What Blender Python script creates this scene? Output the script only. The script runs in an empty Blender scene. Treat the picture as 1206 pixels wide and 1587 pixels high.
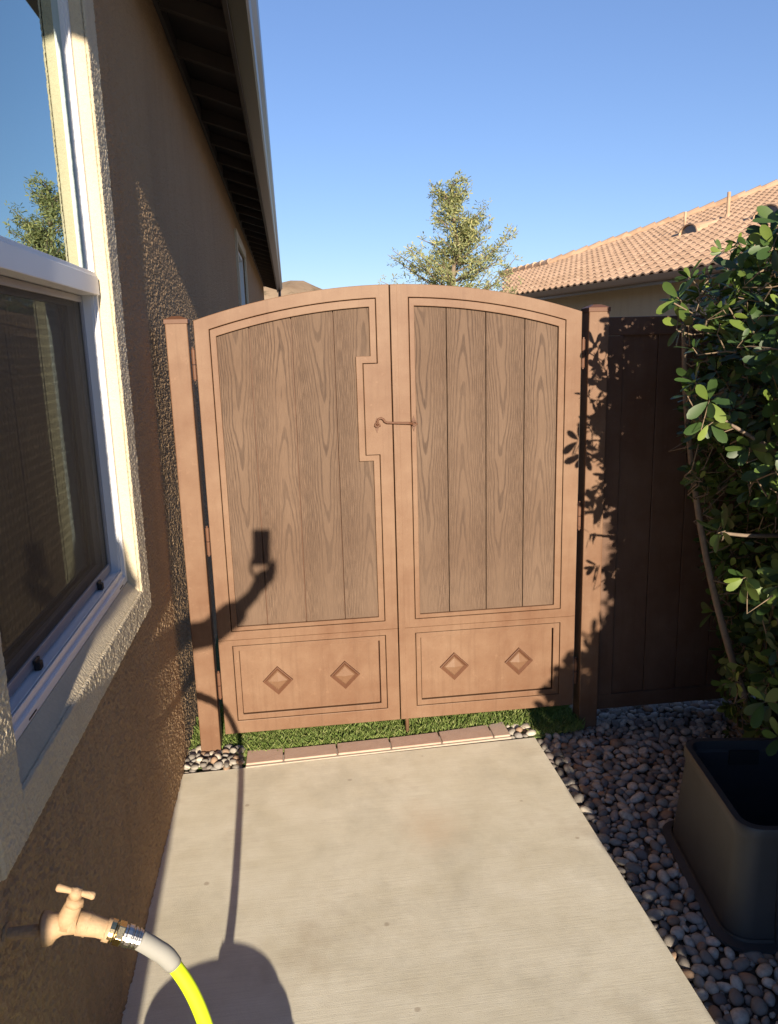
import bpy, math, random
import numpy as np
from mathutils import Vector, Matrix
PI=math.pi
rnd=random.Random(7); rng=np.random.default_rng(7)
S=bpy.context.scene; COL=S.collection
# ------------------------------------------------------------ camera
cam=bpy.data.cameras.new('camera'); co=bpy.data.objects.new('camera',cam); COL.objects.link(co)
R=[[0.99153,0.05337,-0.11838],[-0.12691,0.20497,-0.97051],[-0.02753,0.97731,0.21001]]
mw=Matrix([R[0]+[0],R[1]+[0],R[2]+[1.70],[0,0,0,1]]); co.matrix_world=mw
cam.sensor_fit='HORIZONTAL'; cam.sensor_width=36; cam.lens=36*1200.6/1206
cam.clip_start=0.01; cam.clip_end=2000
S.camera=co
# ------------------------------------------------------------ world, sun, exposure
w=bpy.data.worlds.new('World'); S.world=w; w.use_nodes=True
nt=w.node_tree; bg=nt.nodes['Background']
sky=nt.nodes.new('ShaderNodeTexSky'); sky.sky_type='NISHITA'; sky.sun_disc=False
EL=math.radians(13.65); AZ=math.radians(2.73)
sky.sun_elevation=EL; sky.sun_rotation=PI-AZ
sky.altitude=300; sky.air_density=1.0; sky.dust_density=0.0; sky.ozone_density=2.6
tn=nt.nodes.new('ShaderNodeMix'); tn.data_type='RGBA'; tn.blend_type='MULTIPLY'; tn.inputs[0].default_value=1; tn.inputs[7].default_value=(.79,.87,1.15,1)
gm=nt.nodes.new('ShaderNodeGamma'); gm.inputs[1].default_value=.8; nt.links.new(sky.outputs[0],gm.inputs[0]); nt.links.new(gm.outputs[0],tn.inputs[6]); nt.links.new(tn.outputs[2],bg.inputs[0]); bg.inputs[1].default_value=0.088
sl=bpy.data.lights.new('sun','SUN'); so=bpy.data.objects.new('sun',sl); COL.objects.link(so)
sl.energy=4.2; sl.angle=math.radians(0.5); sl.color=(1,0.86,0.66)
LD=Vector((-math.sin(AZ)*math.cos(EL),math.cos(AZ)*math.cos(EL),-math.sin(EL)))
so.rotation_euler=LD.to_track_quat('-Z','Y').to_euler(); so.location=(3,-8,6)
S.view_settings.view_transform='Standard'; S.view_settings.look='None'; S.view_settings.gamma=1
S.view_settings.exposure=1.2
# ------------------------------------------------------------ material helpers
class N:
    def __init__(s,name):
        s.m=bpy.data.materials.new(name); s.m.use_nodes=True; s.t=s.m.node_tree
        s.b=s.t.nodes['Principled BSDF']; s.out=s.t.nodes['Material Output']
        s.tc=s.t.nodes.new('ShaderNodeTexCoord')
    def L(s,a,b): s.t.links.new(a,b)
    def set(s,node,key,v):
        if v is None: return
        if isinstance(v,bpy.types.NodeSocket): s.L(v,node.inputs[key])
        else: node.inputs[key].default_value=v
    def math(s,op,a,b=None,c=None,clamp=False):
        n=s.t.nodes.new('ShaderNodeMath'); n.operation=op; n.use_clamp=clamp
        s.set(n,0,a); s.set(n,1,b); s.set(n,2,c); return n.outputs[0]
    def xyz(s,v=None):
        n=s.t.nodes.new('ShaderNodeSeparateXYZ'); s.L(v or s.tc.outputs['Object'],n.inputs[0]); return n.outputs
    def comb(s,x=0.,y=0.,z=0.):
        n=s.t.nodes.new('ShaderNodeCombineXYZ'); s.set(n,0,x); s.set(n,1,y); s.set(n,2,z); return n.outputs[0]
    def map(s,sc=(1,1,1),loc=(0,0,0),v=None):
        n=s.t.nodes.new('ShaderNodeMapping'); n.inputs['Scale'].default_value=sc; n.inputs['Location'].default_value=loc
        s.L(v or s.tc.outputs['Object'],n.inputs[0]); return n.outputs[0]
    def noise(s,scale,detail=4,rough=.55,v=None,dist=0.,col=False):
        n=s.t.nodes.new('ShaderNodeTexNoise'); n.inputs['Scale'].default_value=scale; n.inputs['Detail'].default_value=detail
        n.inputs['Roughness'].default_value=rough; n.inputs['Distortion'].default_value=dist
        s.L(v or s.tc.outputs['Object'],n.inputs['Vector']); return n.outputs['Color' if col else 'Fac']
    def vor(s,scale,v=None,feat='F1',out='Distance'):
        n=s.t.nodes.new('ShaderNodeTexVoronoi'); n.feature=feat; n.inputs['Scale'].default_value=scale
        s.L(v or s.tc.outputs['Object'],n.inputs['Vector']); return n.outputs[out]
    def ramp(s,f,stops,interp='LINEAR'):
        n=s.t.nodes.new('ShaderNodeValToRGB'); s.L(f,n.inputs[0]); e=n.color_ramp.elements; n.color_ramp.interpolation=interp
        while len(e)<len(stops): e.new(0.5)
        for i,(p,c) in enumerate(stops):
            e[i].position=p; e[i].color=(c,c,c,1) if not hasattr(c,'__len__') else tuple(c)+(1,)
        return n.outputs[0]
    def mix(s,f,a,b,mode='MIX'):
        n=s.t.nodes.new('ShaderNodeMix'); n.data_type='RGBA'; n.blend_type=mode; s.set(n,0,f)
        for i,v in ((6,a),(7,b)):
            if isinstance(v,bpy.types.NodeSocket): s.L(v,n.inputs[i])
            else: n.inputs[i].default_value=tuple(v)+(1,)
        return n.outputs[2]
    def bump(s,h,strength=.5,dist=.002,prev=None):
        n=s.t.nodes.new('ShaderNodeBump'); n.inputs['Strength'].default_value=strength; n.inputs['Distance'].default_value=dist
        s.L(h,n.inputs['Height'])
        if prev: s.L(prev,n.inputs['Normal'])
        return n.outputs[0]
    def fin(s,col=None,rough=.7,normal=None,metal=0.,spec=.5,**k):
        if col is not None:
            if isinstance(col,bpy.types.NodeSocket): s.L(col,s.b.inputs['Base Color'])
            else: s.b.inputs['Base Color'].default_value=tuple(col)+(1,)
        s.set(s.b,'Roughness',rough); s.b.inputs['Metallic'].default_value=metal; s.b.inputs['Specular IOR Level'].default_value=spec
        if normal: s.L(normal,s.b.inputs['Normal'])
        for kk,v in k.items(): s.set(s.b,kk.replace('_',' '),v)
        return s.m
def plain(name,col,rough=.6,metal=0.,var=.12,scale=30,bump=.15,spec=.5,bd=.001):
    n=N(name); f=n.noise(scale,5)
    c=n.mix(f,tuple(x*(1-var) for x in col),tuple(min(1,x*(1+var)) for x in col))
    return n.fin(c,rough,n.bump(n.noise(scale*6,3),bump,bd),metal,spec)
def stucco(name,col,dark,scale=110,bs=1.0,bd=.004,blot=.25):
    n=N(name)
    big=n.noise(1.3,4); med=n.noise(14,4)
    c=n.mix(n.math('MULTIPLY',n.math('ADD',n.ramp(big,[(.3,0.),(.7,1.)]),med),.5),dark,col)
    h=n.math('ADD',n.ramp(n.noise(scale,3,.6),[(.35,0.),(.65,1.)]),n.math('MULTIPLY',n.noise(scale*2.7,2),.5))
    c=n.mix(n.ramp(h,[(.45,.15),(.9,0.)]),c,tuple(x*.7 for x in dark))
    c=n.mix(n.math('MULTIPLY',n.ramp(n.noise(2.6,4,.6,n.map((1,3,.35))),[(.5,0.),(.72,1.)]),.22),c,tuple(x*.62 for x in dark))
    return n.fin(c,.95,n.bump(h,bs,bd),spec=.15)
M={}
M['stucco']=stucco('brown_stucco',(.44,.305,.185),(.36,.245,.15),120,.5,.003)
M['trim']=stucco('cream_stucco',(.66,.57,.42),(.60,.51,.37),120,.45,.003)
M['stucco_far']=stucco('pale_stucco',(.42,.37,.27),(.38,.33,.24),60,.6,.004)
# painted metal / composite of gate
def paint(name,a,b,fine=True):
    n=N(name)
    z=n.xyz()[2]
    st=n.noise(1.7,5,.6,n.map((1,1,.8),(3,0,1.3))); sp=n.noise(9,4,.6)
    f=n.math('ADD',n.math('MULTIPLY',st,.6),n.math('MULTIPLY',sp,.4))
    c=n.mix(n.ramp(f,[(.36,0.),(.64,1.)]),a,b)
    c=n.mix(n.math('MULTIPLY',n.ramp(n.noise(260,2),[(.5,0.),(.75,1.)]),.18),c,tuple(x*.6 for x in a))
    c=n.mix(n.math('MULTIPLY',n.ramp(n.noise(5.,5,.7,n.map((9,9,.5))),[(.52,0.),(.74,1.)]),.4),c,tuple(x*.72 for x in a))
    c=n.mix(n.math('MULTIPLY',n.ramp(n.noise(38,4,.7),[(.60,0.),(.72,1.)]),.3),c,tuple(min(1,x*1.35) for x in b))
    h=n.noise(240,3); h2=n.noise(60,4,.6,n.map((1,1,.06)))
    nb=n.bump(h,.25,.0008); nb=n.bump(h2,.25,.001,nb)
    return n.fin(c,.55,nb,spec=.35)
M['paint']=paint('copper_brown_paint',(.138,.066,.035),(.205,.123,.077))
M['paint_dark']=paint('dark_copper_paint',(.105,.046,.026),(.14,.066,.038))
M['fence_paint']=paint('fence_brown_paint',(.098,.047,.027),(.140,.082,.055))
def grain(name,x0,pitch,seed):
    n=N(name); x,y,z=n.xyz()
    k=n.math('DIVIDE',n.math('SUBTRACT',x,x0),pitch); idx=n.math('FLOOR',k); u=n.math('SUBTRACT',n.math('FRACT',k),.5)
    par=n.math('SUBTRACT',n.math('MULTIPLY',n.math('MODULO',n.math('ADD',idx,20),2),2.),1.)
    wob=n.noise(1.,3,.5,n.comb(n.math('MULTIPLY',x,9.),idx,n.math('MULTIPLY',z,3.)))
    wob2=n.noise(1.,2,.5,n.comb(n.math('MULTIPLY',idx,7.3),seed,n.math('MULTIPLY',z,2.4)))
    uu=n.math('ADD',u,n.math('MULTIPLY',n.math('SUBTRACT',wob2,.5),.5))
    au=n.math('ABSOLUTE',uu)
    f=n.math('MULTIPLY',n.math('POWER',au,1.7),24.)
    f=n.math('ADD',f,n.math('MULTIPLY',n.math('MULTIPLY',z,par),4.0))
    f=n.math('ADD',f,n.math('MULTIPLY',wob,2.6))
    s=n.math('SINE',n.math('MULTIPLY',f,6.283))
    line=n.ramp(n.math('ADD',n.math('MULTIPLY',s,.5),.5),[(.60,0.),(.82,.85),(1.,1.)])
    fib=n.noise(1.,3,.6,n.comb(n.math('MULTIPLY',x,420.),idx,n.math('MULTIPLY',z,16.)))
    fi=n.ramp(fib,[(.42,0.),(.6,1.)])
    # grain reads strongest at the edges and in patches
    pat=n.noise(1.,3,.5,n.comb(n.math('MULTIPLY',x,6.),4.,n.math('MULTIPLY',z,1.6)))
    am=n.math('ADD',.55,n.math('MULTIPLY',n.ramp(pat,[(.35,0.),(.65,1.)]),.45))
    tot=n.math('MULTIPLY',n.math('MAXIMUM',n.math('MULTIPLY',line,n.math('MULTIPLY',am,n.ramp(z,[(.55,.30),(1.0,1.)]))),n.math('MULTIPLY',fi,n.math('ADD',.18,n.math('MULTIPLY',au,1.1)))),n.math('ADD',.5,n.math('MULTIPLY',fi,.5)))
    base=n.mix(n.ramp(n.noise(1.7,3),[(.35,0.),(.65,1.)]),(.130,.081,.055),(.170,.113,.080))
    bw=n.t.nodes.new('ShaderNodeTexWhiteNoise'); bw.noise_dimensions='1D'; n.L(n.math('ADD',idx,seed),bw.inputs['W'])
    base=n.mix(n.math('MULTIPLY',bw.outputs[0],.30),base,(.105,.070,.050))
    c=n.mix(tot,base,(.058,.037,.028))
    return n.fin(c,.72,n.bump(n.math('MULTIPLY',tot,-1.),.7,.0012),spec=.25)
M['boardL']=grain('composite_boards_a',0.018-.1655*2,.1655,1.3)
M['boardR']=grain('composite_boards_b',0.641-.1655*4,.1655,4.1)
def concrete():
    n=N('broomed_concrete'); 
    big=n.noise(1.1,5,.6); med=n.noise(6,5,.65); 
    br=n.noise(1.,3,.6,n.map((6,240,1)))
    f=n.math('ADD',n.math('MULTIPLY',big,.55),n.math('MULTIPLY',med,.45))
    c=n.mix(n.ramp(f,[(.35,0.),(.65,1.)]),(.69,.64,.50),(.89,.855,.73))
    c=n.mix(n.math('MULTIPLY',n.ramp(br,[(.45,0.),(.62,1.)]),.11),c,(.34,.29,.225))
    sand=n.noise(420,2); c=n.mix(n.math('MULTIPLY',n.ramp(sand,[(.55,0.),(.7,1.)]),.35),c,(.28,.24,.19))
    spots=n.vor(5.5); sm=n.noise(30,3)
    c=n.mix(n.math('MULTIPLY',n.ramp(n.math('ADD',spots,n.math('MULTIPLY',sm,.08)),[(.07,1.),(.095,0.)]),.45),c,(.26,.18,.12))
    st=n.noise(2.2,4,.7,n.map((1,1,1),(3.3,1,0))); c=n.mix(n.math('MULTIPLY',n.ramp(st,[(.58,0.),(.72,1.)]),.35),c,(.43,.35,.25))
    rs=n.noise(9,4,.7,n.map((1,1,1),(7,0,0)))
    X,Y,Z=n.xyz(); dd=n.math('SQRT',n.math('ADD',n.math('POWER',n.math('SUBTRACT',X,.42),2.),n.math('POWER',n.math('MULTIPLY',n.math('SUBTRACT',Y,2.45),.8),2.)))
    c=n.mix(n.math('MULTIPLY',n.ramp(n.math('ADD',dd,n.math('MULTIPLY',rs,.16)),[(.10,1.),(.24,0.)]),.35),c,(.55,.36,.19))
    gr=n.noise(3.1,5,.7,n.map((1,.8,1),(9,4,0))); c=n.mix(n.math('MULTIPLY',n.ramp(gr,[(.50,0.),(.68,1.)]),.40),c,(.50,.47,.38))
    h=n.math('ADD',n.math('MULTIPLY',br,.45),n.math('MULTIPLY',sand,.7))
    h=n.math('ADD',h,n.math('MULTIPLY',n.noise(5,3),1.6))
    return n.fin(c,.9,n.bump(h,.55,.0016),spec=.2)
M['concrete']=concrete()
def pebble():
    n=N('river_pebbles'); g=n.t.nodes.new('ShaderNodeNewGeometry'); r=g.outputs['Random Per Island']
    c=n.ramp(r,[(0.,(.22,.20,.18)),(.22,(.36,.33,.29)),(.45,(.48,.42,.35)),(.62,(.30,.28,.265)),(.75,(.55,.50,.43)),(.86,(.33,.22,.15)),(.93,(.19,.16,.15)),(1.,(.55,.50,.44))],'CONSTANT')
    c=n.mix(n.math('MULTIPLY',n.ramp(n.noise(90,4),[(.4,0.),(.65,1.)]),.4),c,(.16,.14,.125))
    return n.fin(c,.75,n.bump(n.noise(160,3),.4,.0012),spec=.15)
M['pebble']=pebble()
def brickm():
    n=N('paver_brick'); g=n.t.nodes.new('ShaderNodeObjectInfo')
    c=n.mix(n.noise(25,5,.65),(.40,.255,.20),(.60,.44,.36))
    c=n.mix(n.math('MULTIPLY',g.outputs['Random'],.6),c,(.52,.42,.34))
    return n.fin(c,.9,n.bump(n.noise(180,3),.6,.0015),spec=.15)
M['brick']=brickm()
M['mortar']=plain('pale_mortar',(.40,.345,.29),.95,var=.2,scale=60,bump=.5)
M['soil']=plain('dark_soil',(.09,.07,.055),.95,var=.4,scale=18,bump=.8,bd=.01)
M['earth']=plain('dry_earth',(.30,.23,.16),.95,var=.3,scale=2,bump=.4,bd=.01)
M['turf']=plain('turf_base',(.09,.13,.035),.9,var=.4,scale=60,bump=.6,bd=.006)
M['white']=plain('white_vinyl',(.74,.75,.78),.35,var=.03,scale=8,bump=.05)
M['shade_vinyl']=plain('shaded_grey_vinyl',(.30,.30,.33),.45,var=.06,scale=8,bump=.05)  # grey copy of the white vinyl, recess shade put into its colour
M['black_plastic']=plain('weathered_black_plastic',(.036,.038,.042),.5,var=.45,scale=7,bump=.25)
M['rubber']=plain('black_rubber',(.015,.015,.015),.6)
M['fascia']=plain('brown_fascia_paint',(.075,.055,.042),.6,var=.12,scale=6,bump=.2)
M['soffit']=plain('brown_soffit_paint',(.060,.048,.045),.8,var=.2,scale=5,bump=.3)
M['rafter']=plain('rafter_paint',(.085,.068,.06),.75,var=.2,scale=9,bump=.3)
M['gutter']=plain('tan_gutter_paint',(.125,.098,.075),.3,var=.08,scale=5,bump=.1)
M['gutter_dark']=plain('dark_bronze_gutter',(.13,.10,.08),.35,var=.08,scale=5,bump=.1)
M['tap']=plain('peach_painted_metal',(.47,.315,.185),.6,var=.28,scale=90,bump=.9,bd=.0015)
M['brass']=plain('worn_brass',(.62,.48,.25),.25,1.,var=.2,scale=80,bump=.2)
M['steel']=plain('zinc_steel',(.55,.53,.5),.3,1.,var=.2,scale=80,bump=.2)
M['hose']=plain('neon_yellow_hose',(.66,.84,.02),.55,var=.03,scale=20,bump=.1)
M['sleeve']=plain('grey_rubber_sleeve',(.29,.285,.265),.75,var=.06,scale=20,bump=.1)
def glass(nm,add,tint,bs):
    n=N(nm); t=n.t; t.nodes.remove(n.b)
    fr=t.nodes.new('ShaderNodeFresnel'); fr.inputs[0].default_value=1.95
    gl=t.nodes.new('ShaderNodeBsdfGlossy'); gl.inputs['Roughness'].default_value=.0; gl.inputs['Color'].default_value=tuple(tint)+(1,)
    wv=n.noise(1.3,2); bn=n.bump(wv,bs,.004); n.L(bn,gl.inputs['Normal'])
    df=t.nodes.new('ShaderNodeBsdfDiffuse'); df.inputs['Color'].default_value=(.012,.014,.016,1)
    mx=t.nodes.new('ShaderNodeMixShader'); n.L(n.math('ADD',fr.outputs[0],add,clamp=True),mx.inputs[0]); n.L(df.outputs[0],mx.inputs[1]); n.L(gl.outputs[0],mx.inputs[2])
    n.L(mx.outputs[0],n.out.inputs[0]); return n.m
M['glass']=glass('window_glass',.42,(.72,.84,.80),.06)
M['glass_low']=glass('screened_window_glass',.12,(.70,.82,.74),.03)
def screenm():
    n=N('insect_screen'); t=n.t; x,y,z=n.xyz()
    def wv(c): return n.math('GREATER_THAN',n.math('FRACT',n.math('MULTIPLY',c,420.)),.72)
    g=n.math('MAXIMUM',wv(y),wv(z))
    g=n.math('MAXIMUM',n.math('MULTIPLY',g,.95),.34)
    tr=t.nodes.new('ShaderNodeBsdfTransparent'); mx=t.nodes.new('ShaderNodeMixShader')
    n.fin((.030,.034,.031),.7)
    n.L(g,mx.inputs[0]); n.L(tr.outputs[0],mx.inputs[1]); n.L(n.b.outputs[0],mx.inputs[2]); n.L(mx.outputs[0],n.out.inputs[0]); return n.m
M['screen']=screenm()
def leafm(name,a,b,c2,rough=.35,trans=.25,spec=.5):
    n=N(name); t=n.t; g=t.nodes.new('ShaderNodeNewGeometry')
    c=n.ramp(g.outputs['Random Per Island'],[(0.,a),(.6,b),(1.,c2)])
    c=n.mix(n.math('MULTIPLY',n.noise(35,3),.4),c,tuple(x*.6 for x in a))
    n.fin(c,rough,n.bump(n.noise(120,2),.12,.001),spec=spec)
    tl=t.nodes.new('ShaderNodeBsdfTranslucent'); n.L(n.mix(.5,c,(.25,.4,.03)),tl.inputs[0])
    mx=t.nodes.new('ShaderNodeMixShader'); mx.inputs[0].default_value=trans
    n.L(n.b.outputs[0],mx.inputs[1]); n.L(tl.outputs[0],mx.inputs[2]); n.L(mx.outputs[0],n.out.inputs[0]); return n.m
M['leaf']=leafm('waxy_leaf',(.026,.056,.018),(.052,.100,.024),(.20,.27,.05),.46,.12,.4)
M['leaf_tree']=leafm('olive_tree_leaf',(.26,.29,.14),(.38,.40,.19),(.56,.50,.20),.6,.3,.3)
M['grassblade']=leafm('turf_blade',(.14,.21,.05),(.23,.31,.08),(.40,.41,.17),.6,.25,.3)
M['bark']=plain('grey_brown_bark',(.20,.15,.11),.9,var=.35,scale=40,bump=.8,bd=.003)
M['twig']=plain('tan_twig',(.20,.145,.095),.85,var=.3,scale=50,bump=.5)
def tilem():
    n=N('clay_roof_tile'); x,y,z=n.xyz()
    v=n.vor(3.2,n.map((1,1,1)),out='Color'); vv=n.xyz(v)[0]
    c=n.mix(vv,(.40,.255,.165),(.56,.37,.25)); c=n.mix(n.math('MULTIPLY',n.noise(2.,4),.4),c,(.34,.25,.18))
    return n.fin(c,.9,n.bump(n.noise(40,3),.4,.004),spec=.15)
M['tile']=tilem()
def hillm():
    n=N('dry_hillside'); c=n.mix(n.ramp(n.noise(.03,6,.65),[(.35,0.),(.65,1.)]),(.30,.20,.12),(.42,.30,.19))
    c=n.mix(n.ramp(n.noise(.18,4,.7),[(.52,0.),(.66,.8)]),c,(.13,.11,.065)); return n.fin(c,.95,spec=.1)
M['hill']=hillm()
M['cmu']=plain('tan_block',(.36,.29,.22),.9,var=.15,scale=20,bump=.6,bd=.004)
M['skin']=plain('skin',(.45,.27,.19),.5,var=.05)
M['shirt']=plain('navy_shirt',(.03,.04,.07),.85,var=.2)
M['trousers']=plain('grey_trousers',(.09,.09,.10),.85,var=.2)
M['hair']=plain('dark_hair',(.02,.014,.01),.6,var=.3)
M['phone']=plain('black_phone',(.01,.01,.012),.25,var=.1)
# ------------------------------------------------------------ object helpers
def root(name,loc,label,cat,group=None):
    o=bpy.data.objects.new(name,None); COL.objects.link(o); o.location=loc; o.empty_display_size=.1
    o['label']=label; o['category']=cat
    if group: o['group']=group
    return o
def origin(p):
    v=Vector((0,0,0))
    while p is not None: v+=Vector(p.location); p=p.parent
    return v
class G:
    """mesh collector in world coordinates"""
    def __init__(s): s.v=[]; s.f=[]
    def add(s,vs,fs):
        k=len(s.v); s.v+= [tuple(map(float,p)) for p in vs]; s.f+=[tuple(i+k for i in f) for f in fs]; return s
    def box(s,x0,x1,y0,y1,z0,z1):
        return s.add([(x0,y0,z0),(x1,y0,z0),(x1,y1,z0),(x0,y1,z0),(x0,y0,z1),(x1,y0,z1),(x1,y1,z1),(x0,y1,z1)],
            [(0,3,2,1),(4,5,6,7),(0,1,5,4),(1,2,6,5),(2,3,7,6),(3,0,4,7)])
    def ring(s,A,B,y0,y1):
        """band between matching closed outlines A (outer) and B (inner) in x,z, from y0 (front) to y1"""
        n=len(A); vs=[(x,y0,z) for x,z in A]+[(x,y0,z) for x,z in B]+[(x,y1,z) for x,z in A]+[(x,y1,z) for x,z in B]; fs=[]
        for i in range(n):
            j=(i+1)%n
            fs+=[(i,j,n+j,n+i),(2*n+i,3*n+i,3*n+j,2*n+j),(i,2*n+i,2*n+j,j),(n+i,n+j,3*n+j,3*n+i)]
        return s.add(vs,fs)
    def prism(s,pts,ax,a,b):
        """closed polygon pts (2D) extruded along axis ax from a to b"""
        def P(p,t): 
            q=list(p); q.insert(ax,t); return q
        n=len(pts); vs=[P(p,a) for p in pts]+[P(p,b) for p in pts]
        fs=[tuple(range(n)),tuple(range(2*n-1,n-1,-1))]+[(i,n+i,n+(i+1)%n,(i+1)%n) for i in range(n)]
        return s.add(vs,fs)
    def tube(s,pts,rad,n=8,cap=True):
        P=[Vector(p) for p in pts]; rr=rad if hasattr(rad,'__len__') else [rad]*len(P)
        vs=[];fs=[]; up=Vector((0.13,.2,1)).normalized(); prev=None
        for i,p in enumerate(P):
            t=(P[min(i+1,len(P)-1)]-P[max(i-1,0)]); t=t.normalized() if t.length>1e-9 else Vector((0,0,1))
            if prev is None:
                a=t.cross(up); a=a if a.length>1e-3 else t.cross(Vector((1,0,0))); 
            else: a=prev-t*prev.dot(t)
            a.normalize(); prev=a; b=t.cross(a)
            for k in range(n):
                an=2*PI*k/n; vs.append(p+(a*math.cos(an)+b*math.sin(an))*rr[i])
        for i in range(len(P)-1):
            for k in range(n):
                fs.append((i*n+k,i*n+(k+1)%n,(i+1)*n+(k+1)%n,(i+1)*n+k))
        if cap: fs+=[tuple(range(n-1,-1,-1)),tuple(range((len(P)-1)*n,len(P)*n))]
        return s.add(vs,fs)
    def build(s,name,mat,parent=None,smooth=False,bevel=0,kind=None,label=None,cat=None,group=None,loc=None,fix=True):
        off=origin(parent) if parent else Vector(loc or (0,0,0))
        me=bpy.data.meshes.new(name)
        vs=[(x-off.x,y-off.y,z-off.z) for x,y,z in s.v]
        me.from_pydata(vs,[],s.f); 
        if fix:
            import bmesh
            b=bmesh.new(); b.from_mesh(me); bmesh.ops.recalc_face_normals(b,faces=b.faces[:]); b.to_mesh(me); b.free()
        me.materials.append(mat)
        if smooth: me.polygons.foreach_set('use_smooth',[True]*len(me.polygons))
        o=bpy.data.objects.new(name,me); COL.objects.link(o)
        if parent: o.parent=parent
        else: o.location=off
        if bevel:
            m=o.modifiers.new('bevel','BEVEL'); m.width=bevel; m.segments=2; m.limit_method='ANGLE'; m.angle_limit=math.radians(40)
        if kind: o['kind']=kind
        if label: o['label']=label
        if cat: o['category']=cat
        if group: o['group']=group
        return o
def npmesh(name,V,F,mat,parent=None,smooth=False,loc=(0,0,0)):
    """V (n,3), F (m,4) or (m,3) arrays in world coordinates"""
    off=np.array(origin(parent) if parent else Vector(loc)); me=bpy.data.meshes.new(name)
    me.vertices.add(len(V)); me.vertices.foreach_set('co',(V-off).astype(np.float32).ravel())
    k=F.shape[1]; me.loops.add(F.size); me.loops.foreach_set('vertex_index',F.astype(np.int32).ravel())
    me.polygons.add(len(F)); me.polygons.foreach_set('loop_start',(np.arange(len(F))*k).astype(np.int32)); 
    me.update(calc_edges=True); me.validate()
    n_=len(me.polygons); sm=np.zeros(n_,bool) if smooth is False else (np.ones(n_,bool) if smooth is True else np.arange(n_)>=smooth)
    me.polygons.foreach_set('use_smooth',sm)
    me.materials.append(mat); o=bpy.data.objects.new(name,me); COL.objects.link(o)
    if parent: o.parent=parent
    else: o.location=loc
    return o
WX=-0.522
# ============================================================ SETTING
g=G(); g.add([(-700,-700,-.10),(700,-700,-.10),(700,900,-.10),(-700,900,-.10)],[(0,1,2,3)])
g.build('ground',M['earth'],kind='structure')
# concrete walk
g=G(); ys=2.982; ye=3.022
g.prism([(WX-.01,-4),(.982,-4),(.986,0),(.984,1.6),(.987,ye),(WX-.01,ys)],2,-.09,0.0)
o=g.build('concrete_path',M['concrete'],kind='structure',bevel=.004)
# lawn of short turf beyond the gate
g=G(); g.prism([(WX+.001,3.03),(1.02,3.035),(1.10,3.06),(1.205,3.13),(1.225,3.22),(1.24,14),(WX+.001,14)],2,-.09,-.008); g.build('lawn',M['turf'],kind='structure')
g=G(); g.box(.988,4.2,-4,3.30,-.095,-.055); g.build('gravel_bed',M['soil'],kind='structure')
# hill
nx,ny=90,10; V=[];F=[]
for i in range(nx):
    az=math.radians(-40+80*i/(nx-1))
    d=math.degrees(az)
    prof=3.95+1.3*math.exp(-((d+.6)/4.2)**2)-1.9/(1+math.exp(-(d-4.6)*1.1))+.12*math.sin(d*1.9)+.06*math.sin(d*5.1+1)
    for j in range(ny):
        t=j/(ny-1); Rr=300+140*t; h=Rr*math.tan(math.radians(prof))*math.sin(t*PI/2)**1.2
        V.append((Rr*math.sin(az),Rr*math.cos(az),h*.98+1.2*math.sin(i*.9+j)-1)); 
for i in range(nx-1):
    for j in range(ny-1): F.append((i*ny+j,(i+1)*ny+j,(i+1)*ny+j+1,i*ny+j+1))
npmesh('hill',np.array(V),np.array(F),M['hill'],smooth=True)['kind']='structure'
# ============================================================ OWN HOUSE
H=root('stucco_house',(WX,.8,0),'brown stucco house at the left with a cream trimmed window and shaded eave','house')
HY0,HY1=.8,20.5; OY0,OY1,OZ0,OZ1=1.27,2.39,.975,2.75; WB=-.72
g=G()
# wall as slabs round the two openings (window y 1.27-2.39; far window y 9.3-11.1)
def wallseg(y0,y1,z0,z1): g.box(WX-.22,WX,y0,y1,z0,z1)
ZT=3.34
ys_=[HY0,OY0,OY1,9.35,11.1,HY1]
V=[];F=[]
wallseg(HY0,OY0,.93,ZT); g.box(WX-.22,WX-.010,HY0,OY0,-.09,.929); wallseg(11.1,HY1,-.09,ZT)
g.box(WX-.22,WX-.010,OY0,OY1,-.09,OZ0); wallseg(OY0,OY1,OZ1,ZT); wallseg(9.35,11.1,-.09,1.6); wallseg(9.35,11.1,2.9,ZT)
g.box(-7,WX-.22,HY0,HY0+.2,-.09,ZT); g.box(-7,WX-.22,HY1-.2,HY1,-.09,ZT); g.box(-7.2,-7,HY0,HY1,-.09,ZT)
g.box(WX-.22,WX-.010,OY1,9.35,-.09,ZT)
def vnoise(A,B,cell,seed):
    r=np.random.default_rng(seed); a=(A+1.)/cell; b=(B+1.)/cell
    n=(int(11/cell)+3,int(6/cell)+3); T=r.random(n,dtype=np.float32); i=a.astype(int); j=b.astype(int); fa=a-i; fb=b-j; fa=fa*fa*(3-2*fa); fb=fb*fb*(3-2*fb)
    return (T[i,j]*(1-fa)+T[i+1,j]*fa)*(1-fb)+(T[i,j+1]*(1-fa)+T[i+1,j+1]*fa)*fb
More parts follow.
